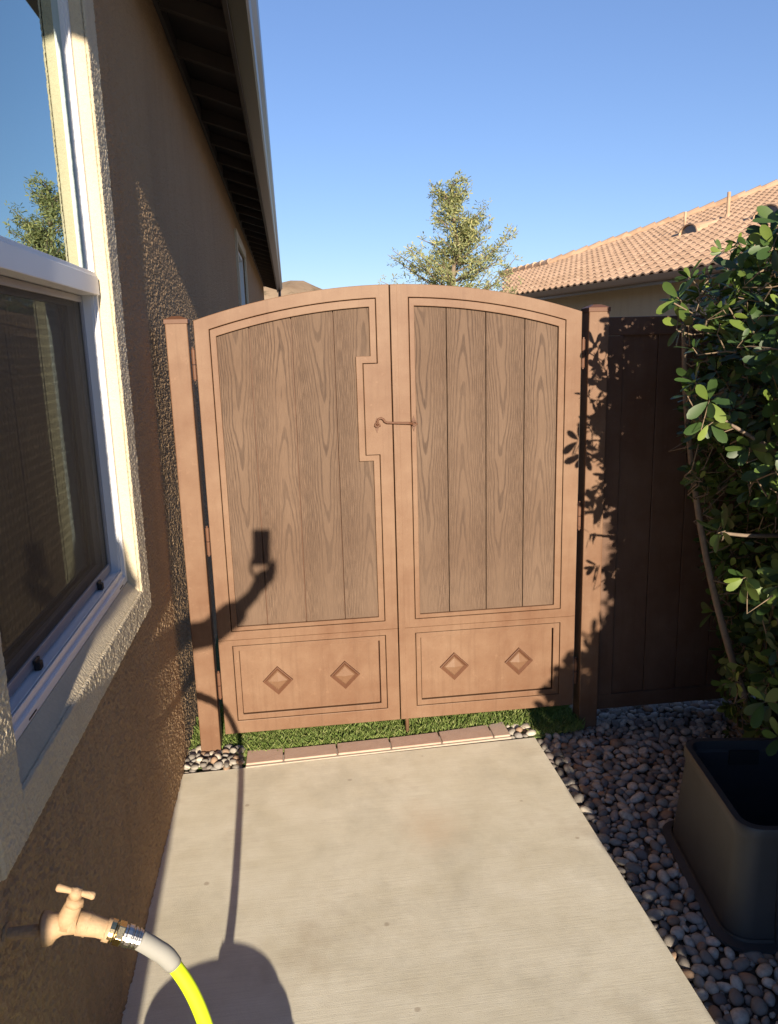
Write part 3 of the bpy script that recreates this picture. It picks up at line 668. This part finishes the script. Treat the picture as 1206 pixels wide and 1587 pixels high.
V,F=grass(26000); o=npmesh('turf_grass',V,F,M['grassblade']); o['kind']='stuff'; o['label']='short green turf blades showing in the gap under the gate'; o['category']='grass'
# ============================================================ valve box (black bin)
VB=root('planter_bin',(BC[0],BC[1],-.05),'black plastic rectangular tub with rounded corners, open and dark inside, on the pebbles','tub')
def rrect(hw,hl,r,n=6):
    out=[]
    for cx,cy,a0 in ((hw-r,hl-r,0),(-hw+r,hl-r,PI/2),(-hw+r,-hl+r,PI),(hw-r,-hl+r,3*PI/2)):
        for k in range(n+1):
            a=a0+PI/2*k/n; out.append((cx+r*math.cos(a),cy+r*math.sin(a)))
    return out
def lofts(prof,name,mat,par,close=None,smooth=True):
    g=G(); vs=[];fs=[]; n=None
    for (hw,hl,r,z) in prof:
        L=rrect(hw,hl,r); n=len(L)
        for x,y in L:
            vs.append((BC[0]+x*math.cos(BA)-y*math.sin(BA),BC[1]+x*math.sin(BA)+y*math.cos(BA),z))
    for i in range(len(prof)-1):
        for k in range(n): fs.append((i*n+k,i*n+(k+1)%n,(i+1)*n+(k+1)%n,(i+1)*n+k))
    if close: fs.append(tuple(range((len(prof)-1)*n,len(prof)*n)))
    g.add(vs,fs); o=g.build(name,mat,par,smooth=smooth,fix=True)
    m=o.modifiers.new('e','EDGE_SPLIT'); m.split_angle=math.radians(35); return o
lofts([(.232,.285,.07,-.04),(.204,.258,.062,.290),(.212,.266,.066,.294),(.212,.266,.066,.322),(.208,.262,.064,.330),(.188,.242,.052,.330),(.187,.241,.052,.320),(.187,.241,.052,.300),(.178,.232,.048,.293),(.180,.234,.05,.20),(.19,.24,.05,-.03)],'body',M['black_plastic'],VB,close=True)
lofts([(.236,.289,.073,-.038),(.262,.315,.09,-.034),(.262,.315,.09,-.022),(.236,.289,.073,-.020),(.2335,.2865,.07,-.010)],'flange',M['black_plastic'],VB)
def onbin(u,v,z): return (BC[0]+u*math.cos(BA)-v*math.sin(BA),BC[1]+u*math.sin(BA)+v*math.cos(BA),z)
for u in (-.10,.10):
    g=G(); a=[onbin(u-.004,-.258,.295),onbin(u+.004,-.258,.295),onbin(u+.004,-.300,-.03),onbin(u-.004,-.300,-.03),onbin(u-.004,-.235,.295),onbin(u+.004,-.235,.295),onbin(u+.004,-.235,-.03),onbin(u-.004,-.235,-.03)]
    g.add(a,[(0,1,2,3),(4,7,6,5),(0,3,7,4),(1,5,6,2),(0,4,5,1),(3,2,6,7)])
    g.build('rib',M['black_plastic'],VB)
g=G(); a=[onbin(-.05,.2335,.25),onbin(.05,.2335,.25),onbin(.05,.2335,.30),onbin(-.05,.2335,.30),onbin(-.05,.222,.25),onbin(.05,.222,.25),onbin(.05,.222,.30),onbin(-.05,.222,.30)]; g.add(a,[(0,1,2,3),(4,7,6,5),(0,3,7,4),(1,5,6,2),(0,4,5,1),(3,2,6,7)]); g.build('hand_slot',M['rubber'],VB)
# ============================================================ shrub
def leaf_template(L=1,Wd=.42,fold=.12,curl=.10):
    us=[0,.22,.48,.74,.92,1]; ws=[.05,.55,.92,1.,.62,.03]; V=[]
    for u,wd in zip(us,ws):
        zc=-curl*u*u
        for s in (-1,0,1): V.append((s*wd*Wd/2,u*L,zc+abs(s)*fold*wd*.5*Wd))
    F=[]
    for i in range(5):
        for k in range(2): F.append((i*3+k,i*3+k+1,(i+1)*3+k+1,(i+1)*3+k))
    return np.array(V),np.array(F)
def place_leaves(base,dirs,ups,L,tmpl):
    """vectorised: base(n,3), dirs(n,3) leaf axis, ups approx normal"""
    T,F=tmpl; d=dirs/np.linalg.norm(dirs,axis=1)[:,None]; s=np.cross(d,ups); s/=np.linalg.norm(s,axis=1)[:,None]+1e-9; u=np.cross(s,d)
    V=base[:,None,:]+L[:,None,None]*(T[None,:,0:1]*s[:,None,:]+T[None,:,1:2]*d[:,None,:]+T[None,:,2:3]*u[:,None,:])
    n=len(base); FF=(np.arange(n)[:,None,None]*len(T)+F[None]).reshape(-1,4); return V.reshape(-1,3),FF
def rosettes(P,D,nl,Ls,tmpl):
    bs=[];ds=[];us=[];ls=[]
    for p,dv,L0 in zip(P,D,Ls):
        dv=dv/np.linalg.norm(dv); a=np.cross(dv,[.3,.2,1.]); a/=np.linalg.norm(a)+1e-9; b=np.cross(dv,a); k=rng.integers(nl[0],nl[1]+1); ph=rng.uniform(0,6.3)
        for i in range(k):
            an=ph+i*2.4; el=rng.uniform(-.1,.75)*(1-i/k*.2)+ (i/k)*.5; r_=a*math.cos(an)+b*math.sin(an)
            dd=r_*math.cos(el)+dv*math.sin(el)+np.array([0,0,-.12]); bs.append(p-dv*.05*L0*10*(1-i/k)*rng.uniform(.2,1)+r_*.006); ds.append(dd); us.append(dv+rng.normal(0,.25,3)); ls.append(L0*rng.uniform(.7,1.12))
    return place_leaves(np.array(bs),np.array(ds),np.array(us),np.array(ls),tmpl)
TL=leaf_template()
def shrub(name,label,base,inside,nros,box,Lr,stems,bright=None,extra=None,leafmat='leaf',group=None,nl=(5,8)):
    r=root(name,base,label,'shrub',group)
    b=np.array(base); P=[];D=[]
    while len(P)<nros:
        q=np.array([rng.uniform(*box[0]),rng.uniform(*box[1]),rng.uniform(*box[2])]); v=inside(q)
        if v<=0: continue
        P.append(q); c=q-(b+np.array([0,0,.9])); D.append(c/np.linalg.norm(c)+rng.normal(0,.45,3)+np.array([0,0,.35]))
    if extra:
        for q,dv in extra: P.append(np.array(q)); D.append(np.array(dv))
    P=np.array(P);D=np.array(D); Ls=rng.uniform(*Lr,len(P))
    if extra: Ls[-len(extra):]=.075
    V,F=rosettes(P,D,nl,Ls,TL); npmesh('foliage',V,F,M[leafmat],r,smooth=True)
    # stems: nodes of main stems, twigs from each rosette to nearest node
    g=G(); nodes=[]
    for st in stems:
        pts=bez(st,5); n=len(pts); g.tube(pts,[(.013 if st[0][2]<.5 else .005)*(1-.65*i/n)+.003 for i in range(n)],8); nodes+= [np.array(p) for p in pts[2:]]
    nodes=np.array(nodes); g.build('stems',M['bark'],r,smooth=True)
    g=G(); order=np.argsort(((P[:,None,:]-nodes[None])**2).sum(2).min(1))
    nn=nodes.copy()
    for i in order:
        q=P[i]; dd=((nn-q)**2).sum(1)+np.where(nn[:,2]>q[2],.15,0); j=int(np.argmin(dd)); a=nn[j]
        m=(a+q)/2+rng.normal(0,.02,3)+np.array([0,0,-.03]); dist=np.linalg.norm(q-a)
        g.tube([a,m,q-D[i]/np.linalg.norm(D[i])*.03,q],[.0022+.006*min(dist,.5),.002+.003*dist,.0022,.0018],5,cap=False)
        if rng.random()<.5: nn=np.vstack([nn,m[None],q[None]-.02])
    g.build('twigs',M['twig'],r,smooth=True)
    return r
def in_main(q):
    x,y,z=q
    # left skin of the hedge in x as a function of height, wobbling with y
    zs=[.05,.15,.4,.7,1.0,1.2,1.45,1.7,1.9,2.05,2.15]; xs=[1.72,1.62,1.58,1.56,1.50,1.40,1.32,1.30,1.36,1.5,1.8]
    xl=np.interp(z,zs,xs)+.07*math.sin(y*9+z*5)+.05*math.sin(z*17+y*4)
    xl+=np.interp(y,[1.3,1.6,1.9,2.2,2.75,3.12],[.10,.08,.05,0.,.02,.12])
    xl=max(xl,y*float(np.interp(z,[.1,.5,1.,1.3,1.6,1.9,2.1],[.615,.595,.56,.54,.522,.518,.535])))
    top=2.04+.07*math.sin(y*7+x*6)-.05*max(0,y-2.6)
    if x<xl or z>top or z<.06+.25*max(0,2.1-y): return 0
    if inbin(x,y,.06) and z<.5: return 0
    depth=min(x-xl,top-z)
    return 1 if rng.random()<math.exp(-depth*1.6)+.15 else 0
ext=[((1.245,2.2,1.515),(-.35,-.75,.35)),((1.262,2.22,1.44),(-.3,-.7,-.3)),((1.30,2.2,1.10),(-.8,-.3,-.1)),
     ((1.46,2.15,1.22),(-.4,-.8,.4)),((1.43,2.15,1.30),(-.5,-.6,.3)),((1.42,2.1,1.40),(0,-.8,.5)),((1.40,2.15,2.02),(-.4,-.5,.7)),((1.38,2.15,1.95),(-.6,-.5,.3)),((1.44,2.1,1.98),(0,-.7,.6)),
     ((1.40,2.2,2.0),(-.5,-.6,.5)),((1.46,2.1,2.06),(-.2,-.6,.7)),((1.38,2.3,1.90),(-.6,-.6,.3)),((1.37,2.1,1.62),(-.4,-.8,.2)),((1.39,2.15,1.72),(-.5,-.7,.4)),((1.48,2.0,1.12),(-.3,-.8,.2)),((1.40,2.1,1.52),(0,-.8,.3)),((1.38,2.2,1.36),(-.6,-.6,-.1)),((1.33,2.1,.98),(-.7,-.5,0.)),((1.36,2.0,.62),(-.7,-.5,.2)),((1.42,2.0,.50),(-.5,-.6,.4)),((1.28,2.5,1.83),(-.7,-.4,.4)),((1.30,2.5,1.74),(-.9,-.2,.1))]
stems=[[(1.95,2.55,-.06),(1.85,2.45,.5),(1.72,2.35,1.0),(1.6,2.25,1.45),(1.5,2.2,1.85)],
 [(1.90,2.50,-.06),(1.75,2.3,.35),(1.62,2.15,.75),(1.52,2.1,1.15),(1.46,2.1,1.45),(1.43,2.1,1.9)],
 [(2.0,2.6,-.06),(2.1,2.5,.6),(2.0,2.3,1.2),(1.9,2.1,1.8)],
 [(1.85,2.55,-.06),(1.66,2.6,.4),(1.52,2.65,.9),(1.42,2.65,1.4),(1.36,2.6,1.75)],
 [(1.9,2.4,-.06),(1.75,2.1,.2),(1.6,1.95,.45),(1.45,1.98,.6)],
 [(1.95,2.4,-.06),(1.9,2.0,.6),(1.7,1.75,1.1),(1.5,1.6,1.6),(1.4,1.6,1.9)],
 [(1.75,2.4,1.0),(1.6,2.3,1.05),(1.42,2.22,1.08),(1.31,2.2,1.10)],[(1.6,2.25,1.3),(1.42,2.2,1.38),(1.28,2.2,1.46)],
 [(2.2,2.4,-.06),(2.4,2.2,.7),(2.5,2.0,1.5)]]
shrub('leafy_shrub','tall dark green shrub with waxy leaves over the black tub, a few leaves sunlit',(1.95,2.5,-.05),in_main,3700,((1.2,2.7),(1.35,3.12),(.08,2.15)),(.040,.078),stems,extra=ext)
# tall shrub continuing the hedge and an added low one, unseen behind the viewpoint: they shade the pebbles, the fence and the shrub
def in_tall(q):
    x,y,z=q; xl=1.47+.0477*(3.2-y)+.05*math.sin(y*6+z*4)+.04*math.sin(z*13)
    top=2.42+.16*math.sin(y*5)+.10*math.sin(x*9+y*2)
    return 1 if (x>xl and z<top) else 0
def st2(cx,cy,h):
    return [[(cx,cy,-.06),(cx+dx*.4,cy+dy*.4,h*.4),(cx+dx,cy+dy,h*.9)] for dx,dy in ((-.3,-.3),(.3,.4),(-.2,.5),(.4,-.4),(0,0))]
shrub('leafy_shrub','tall leafy shrub of the hedge behind the viewpoint, nearest the path',(2.0,-.9,-.05),in_tall,4200,((1.5,3.0),(-2.0,1.25),(.1,2.65)),(.09,.12),st2(2.0,-.9,2.2))
def in_low(q):  # added shadow caster, its height shaped for the shade on pebbles and fence foot
    x,y,z=q; h=np.interp(x,[1.10,1.2,1.35,1.55,1.9],[.35,.72,1.0,1.25,1.3])+.05*math.sin(y*8+x*5)
    return 1 if (x>1.12+.03*math.sin(y*7) and z<h) else 0
shrub('low_shade_shrub','unseen low rounded shrub added behind the viewpoint to shade the pebbles',(1.5,-.7,-.05),in_low,1900,((1.08,2.0),(-1.7,.45),(.0,1.35)),(.075,.10),st2(1.5,-.7,.9))
# ============================================================ tree
def far_tree():
    base=(4.30,20.2,0.)
    r=root('garden_tree',base,'slender yellow green tree rising above the gate against the blue sky','tree')
    b=np.array(base); g=G(); P=[];D=[]
    trunk=bez([b,b+[.05,0,1.5],b+[-.03,.05,3.0],b+[.05,0,4.3],b+[-.05,0,5.4]],6)
    g.tube(trunk,[.11*(1-i/len(trunk))+.012 for i in range(len(trunk))],9); 
    g2=G()
    for i in range(92):
        t=rng.uniform(.12,1)**.85; z=1.3+4.0*t; h=trunk[min(len(trunk)-1,int(z/5.4*len(trunk)))]
        an=rng.uniform(0,2*PI); wmax=1.62*(1-.80*t)+.12+(.5 if t<.45 else 0.)
        ln=wmax*rng.uniform(.55,1.05); up=rng.uniform(.45,1.0)
        e=np.array(h)+np.array([math.cos(an)*ln,math.sin(an)*ln,ln*up*.75]); m=(np.array(h)+e)/2+np.array([0,0,-.06*ln])+rng.normal(0,.05,3)
        e[2]=min(e[2],5.62)
        pts=bez([h,m,e],4); g2.tube(pts,[.022*(1-k/len(pts))+.004 for k in range(len(pts))],5,cap=False)
        npts=int(11+20*ln)
        for k in range(npts):
            u=rng.uniform(.25,1.03); q=np.array(pts[min(len(pts)-1,int(u*(len(pts)-1)))])+rng.normal(0,.085,3)*np.array([1,1,1.25]); 
            if q[2]>1.0: P.append(q); D.append(np.array([rng.normal(0,.5),rng.normal(0,.5),rng.uniform(.2,1.2)]))
    g.build('trunk',M['bark'],r,smooth=True); g2.build('limbs',M['bark'],r,smooth=True)
    V,F=rosettes(np.array(P),np.array(D),(4,6),rng.uniform(.08,.14,len(P)),leaf_template(1,.26,.05,.1)); npmesh('crown',V,F,M['leaf_tree'],r)
far_tree()
# ============================================================ neighbour house
E0=np.array([7.9,13.2]); ED=np.array([-.1770,.9842]); EN=np.array([.9842,.1770]); EZ=2.98; PT=.36
def np3(s,w_,dz=0.): 
    p=E0+ED*s+EN*w_; return np.array([p[0],p[1],EZ+PT*w_+dz])
NH=root('neighbour_house',tuple(np3(2,4)*[1,1,0]),'neighbouring house with clay tile roof and beige wall behind the fence','house')
def raysw(px,py):
    """plane coordinates (s,w) where the sight line of the survey point meets the roof plane"""
    f=1200.62; l=Vector(((px-603)/f,-(py-793.5)/f,-1)); dr=Matrix(R)@l
    n_=np.array([EN[0]*-PT,EN[1]*-PT,1.]); p0_=np3(0,0); d_=np.array(dr); o_=np.array([0,0,1.7])
    t=((p0_-o_)@n_)/(d_@n_); q=o_+d_*t; dd=q[:2]-E0; return float(dd@ED),float(dd@EN)
HA=(17.53,2.1); HB=(8.9,9.0)
HA=raysw(778,428); HM=raysw(853,410); HB=raysw(1206,289); HE=raysw(777,452)
def hipw(s):   # w limit at s
    a,b=(HM,HB) if s<HM[0] else (HA,HM)
    return a[1]+(s-a[0])*(b[1]-a[1])/(b[0]-a[0])
V=[];idx={};F=[]
per=.30; exp_=.36; ns=int(26/per*8); 
def prof(s): 
    ph=(s/per)%1; return .042*max(0,math.sin(PI*ph/.62)) if ph<.62 else -.014*math.sin(PI*(ph-.62)/.38)
s0=-9.
def vid(s,w_,dz):
    V.append(np3(s,w_,dz)); return len(V)-1
smax=HA[0]+.6
cols=[s0+i*per/8 for i in range(int((smax-s0)/(per/8)))]
for j in range(34):
    wa,wb=j*exp_-.02,(j+1)*exp_-.02
    prev=None
    for s in cols:
        if hipw(s)<wa or wa>12 or s>HE[0]+(HA[0]-HE[0])*min(1,max(0,(wa-HE[1])/(HA[1]-HE[1]))): prev=None; continue
        d=prof(s+.0); a=vid(s,wa,d+.034); b=vid(s,wb,d+.006); c=vid(s,wa,d+.0)
        if prev: F.append((prev[0],a,b,prev[1])); F.append((prev[2],c,a,prev[0]))
        prev=(a,b,c)
npmesh('roof_tiles',np.array(V),np.array(F),M['tile'],NH,smooth=False)
# ridge caps
g=G(); capl=.42
def capline(A,B):
    A3=np3(A[0],A[1],.06); B3=np3(B[0],B[1],.06); L=np.linalg.norm(B3-A3); n=int(L/capl); 
    for i in range(n):
        a=A3+(B3-A3)*i/n; b=A3+(B3-A3)*(i+1.12)/n; g.tube([tuple(a+[0,0,.035]),tuple(b)],[.125,.10],10)
capline(HB,HM); capline(HM,HA)
capline((HB[0]-(HM[0]-HB[0])*.35,HB[1]+(HB[1]-HM[1])*.35),HB)
g.build('ridge_caps',M['tile'],NH)
# back slope so the roof has depth, walls, gutter
g=G(); a=np3(HA[0],HA[1],-.02); m=np3(HM[0],HM[1],-.02); b=np3(HB[0],HB[1],-.02); c=np3(HB[0]-6,HB[1]+4.,-.02)
low=lambda p:tuple(np.array([p[0]+5.,p[1]+5.,EZ-.2]))
g.add([tuple(a),tuple(m),tuple(b),tuple(c),low(a),low(m),low(b),low(c)],[(0,1,5,4),(1,2,6,5),(2,3,7,6)]); g.build('back_slope',M['tile'],NH)
g=G(); 
def wallq(sa,sb,wo,z0,z1,th=.2):
    p=[np3(sa,wo),np3(sb,wo),np3(sb,wo+th),np3(sa,wo+th)]
    g.prism([(q[0],q[1]) for q in p],2,z0,z1)
wallq(-9,HE[0]-.3,.62,-.1,3.12); wallq(HE[0]-.5,HE[0]-.3,.83,-.1,3.1,6.)
g.build('wall',M['stucco_far'],NH)
g=G(); p=[(-.02,-.20),(.02,-.20),(.02,.0),(-.02,.0)]
def ext_s(g,poly,sa,sb):
    vs=[tuple(np3(sa,0)+np.array([EN[0]*u,EN[1]*u,v])) for u,v in poly]+[tuple(np3(sb,0)+np.array([EN[0]*u,EN[1]*u,v])) for u,v in poly]; n=len(poly)
    g.add(vs,[tuple(range(n)),tuple(range(2*n-1,n-1,-1))]+[(i,n+i,n+(i+1)%n,(i+1)%n) for i in range(n)])
ext_s(g,[(.02,-.22),(.05,-.22),(.05,-.01),(.02,-.01)],-9,HE[0]-.1); ext_s(g,[(.052,-.06),(.63,.10),(.63,.13),(.052,-.03)],-9,HE[0]-.1); g.build('fascia',M['gutter_dark'],NH)
g=G(); ext_s(g,[(.018,-.15),(-.06,-.15),(-.08,-.12),(-.10,-.06),(-.11,-.02),(-.10,-.02),(-.06,-.12),(.018,-.13)],-9,HE[0]-.1); g.build('gutter',M['gutter_dark'],NH)
# roof vents
def vpipe(px,py,h,r_):
    s,w_=raysw(px,py); p=np3(s,w_,.02); g=G(); g.tube([tuple(p-[0,0,.1]),tuple(p+[0,0,h])],r_,12); g.tube([tuple(p-[0,0,.05]),tuple(p+[0,0,.09])],[r_*2.4,r_*1.3],12); g.build('vent_pipe',M['tile'],NH)
vpipe(1128,338,.62,.045); vpipe(1061,360,.5,.035)
def eyebrow(px,py,L=.75):
    s,w_=raysw(px,py); g=G(); n=10; vs=[];
    for wz,sc in ((w_-.22,1.),(w_+.65,.25)):
        for k in range(n+1):
            a=PI*k/n; vs.append(tuple(np3(s+math.cos(a)*L/2*sc,wz,.03+.26*sc*math.sin(a))))
    fs=[(k,k+1,n+2+k,n+1+k) for k in range(n)]
    vs2=[tuple(np3(s+math.cos(PI*k/n)*L/2*.8,w_-.17,.03+.20*math.sin(PI*k/n))) for k in range(n+1)]
    g.add(vs,fs); rv=g.build('roof_vent',M['tile'],NH); m=rv.modifiers.new('s','SOLIDIFY'); m.thickness=.03
    g=G(); g.add(vs2,[tuple(range(n+1))]); g.build('louvre',M['gutter_dark'],rv)
eyebrow(1077,360); eyebrow(1200,332,.85)
# ============================================================ photographer
PR=root('person',(-.55,-.42,0),'person in a dark shirt behind the viewpoint holding a phone out at arm length','person')
def blob(name,chains,mat,vox,smooth=4):
    g=G()
    for pts,rr in chains:
        rr=list(rr) if hasattr(rr,'__len__') else [rr]*len(pts)
        P=[Vector(p) for p in pts]; a=(P[0]-P[1]).normalized(); b=(P[-1]-P[-2]).normalized()
        P=[P[0]+a*rr[0]*.9,P[0]+a*rr[0]*.6]+P+[P[-1]+b*rr[-1]*.6,P[-1]+b*rr[-1]*.9]; rr=[rr[0]*.4,rr[0]*.8]+rr+[rr[-1]*.8,rr[-1]*.4]
        g.tube(P,rr,14)
    o=g.build(name,mat,PR,smooth=True)
    m=o.modifiers.new('r','REMESH'); m.mode='VOXEL'; m.voxel_size=vox; m.use_smooth_shade=True
    m=o.modifiers.new('s','SMOOTH'); m.factor=.5; m.iterations=smooth; return o
torso=[([(-.585,-.44,.92),(-.57,-.44,1.10),(-.585,-.43,1.28),(-.60,-.44,1.40)],[.105,.095,.105,.07]),([(-.485,-.41,.92),(-.487,-.41,1.10),(-.485,-.40,1.28),(-.47,-.40,1.40)],[.105,.102,.105,.07])]
rarm=[(-.45,-.39,1.40),(-.34,-.32,1.37),(-.23,-.25,1.365),(-.13,-.16,1.42),(-.05,-.085,1.475),(-.03,-.062,1.50)]
larm=[(-.64,-.46,1.40),(-.72,-.50,1.27),(-.745,-.51,1.13),(-.735,-.46,1.0),(-.715,-.42,.90)]
rleg=[(-.462,-.41,.90),(-.455,-.39,.70),(-.450,-.38,.50),(-.452,-.41,.28),(-.455,-.43,.09)]
lleg=[(-.60,-.45,.90),(-.605,-.45,.70),(-.605,-.45,.50),(-.61,-.47,.28),(-.615,-.49,.09)]
body=torso+[([(-.50,-.405,1.40),(-.475,-.395,1.50),(-.465,-.385,1.58)],[.07,.056,.060]),
 ([(-.462,-.38,1.60),(-.458,-.385,1.70),(-.462,-.395,1.76)],[.066,.084,.072]),([(-.425,-.315,1.60),(-.43,-.33,1.625)],[.030,.035]),
 ([(-.418,-.302,1.682),(-.402,-.285,1.650)],[.009,.013]),([(-.375,-.40,1.69),(-.375,-.405,1.665)],[.012,.010]),([(-.545,-.38,1.69),(-.545,-.385,1.665)],[.012,.010]),
 (rarm,[.052,.048,.042,.038,.029,.028]),(larm,[.052,.046,.040,.036,.027]),(rleg,[.085,.072,.052,.05,.036]),(lleg,[.085,.072,.052,.05,.036]),
 ([(-.455,-.44,.05),(-.43,-.36,.045),(-.415,-.27,.035)],[.036,.036,.028]),([(-.615,-.50,.05),(-.59,-.42,.045),(-.575,-.33,.035)],[.036,.036,.028]),
 ([(-.035,-.060,1.50),(-.015,-.050,1.535),(-.002,-.048,1.560)],[.026,.024,.020]),([(.0,-.052,1.505),(.010,-.050,1.55)],[.018,.018]),
 ([(-.715,-.42,.90),(-.705,-.405,.85),(-.70,-.40,.81)],[.026,.026,.022]),([(-.71,-.385,.86),(-.70,-.375,.82)],[.018,.018])]
rf=[[(-.028,-.045,1.54),(-.052,-.020,1.575),(-.044,-.004,1.615)],[(.014,-.050,1.570),(.047,-.030,1.606),(.048,-.003,1.610)],[(.016,-.052,1.550),(.049,-.030,1.582),(.050,-.002,1.586)],[(.014,-.052,1.530),(.047,-.028,1.556),(.048,-.002,1.562)],[(.008,-.048,1.512),(.038,-.026,1.530),(.042,-.004,1.538)]]
lf=[[(-.725,-.385,.86),(-.725,-.355,.83),(-.715,-.345,.80)],[(-.715,-.38,.81),(-.705,-.365,.765),(-.698,-.370,.735)],[(-.708,-.393,.80),(-.698,-.380,.752),(-.690,-.388,.722)],[(-.702,-.407,.80),(-.692,-.397,.755),(-.684,-.405,.728)],[(-.698,-.42,.81),(-.688,-.412,.77),(-.682,-.418,.748)]]
body+=[(f,[.0095,.0088,.0075]) for f in rf+lf]
blob('body',body,M['skin'],.0055,3)
up=lambda c,e:[(p,[x+e for x in r_]) for p,r_ in c]
blob('shirt',up([(torso[0][0],torso[0][1]),(torso[1][0],torso[1][1]),(rarm[:4],[.052,.050,.046,.044]),(larm[:3],[.052,.046,.044])],.016),M['shirt'],.008,3)
blob('trousers',up([([(-.585,-.44,.99),(-.60,-.45,.88)],[.098,.095]),([(-.485,-.41,.99),(-.465,-.41,.88)],[.098,.095]),(rleg,[.085,.078,.066,.062,.058]),(lleg,[.085,.078,.066,.062,.058])],.012),M['trousers'],.008,3)
blob('hair',[([(-.475,-.425,1.66),(-.470,-.42,1.72),(-.463,-.405,1.775)],[.082,.088,.078])],M['hair'],.008,3)
PH=root('phone',(0,-.02,1.62),'black phone held upright at the viewpoint','phone')
Rm=Matrix(R); 
def ph(u,v,w_): return tuple(Rm@Vector((u,v,w_))+Vector((0,0,1.70)))
def slab(u0,u1,v0,v1,w0,w1,r_=.008):
    L=[];n=4
    for cx,cy,a0 in ((u1-r_,v1-r_,0),(u0+r_,v1-r_,PI/2),(u0+r_,v0+r_,PI),(u1-r_,v0+r_,1.5*PI)):
        for k in range(n+1): a=a0+PI/2*k/n; L.append((cx+r_*math.cos(a),cy+r_*math.sin(a)))
    g=G(); m=len(L); g.add([ph(a,b,w0) for a,b in L]+[ph(a,b,w1) for a,b in L],[tuple(range(m)),tuple(range(2*m-1,m-1,-1))]+[(i,m+i,m+(i+1)%m,(i+1)%m) for i in range(m)]); return g
slab(-.034,.040,-.112,.040,.013,.021).build('case',M['phone'],PH)
slab(-.031,.037,-.109,.037,.0212,.0218).build('screen',M['phone'],PH)
print('objects',len(bpy.data.objects),'HA',HA,HM,HB)
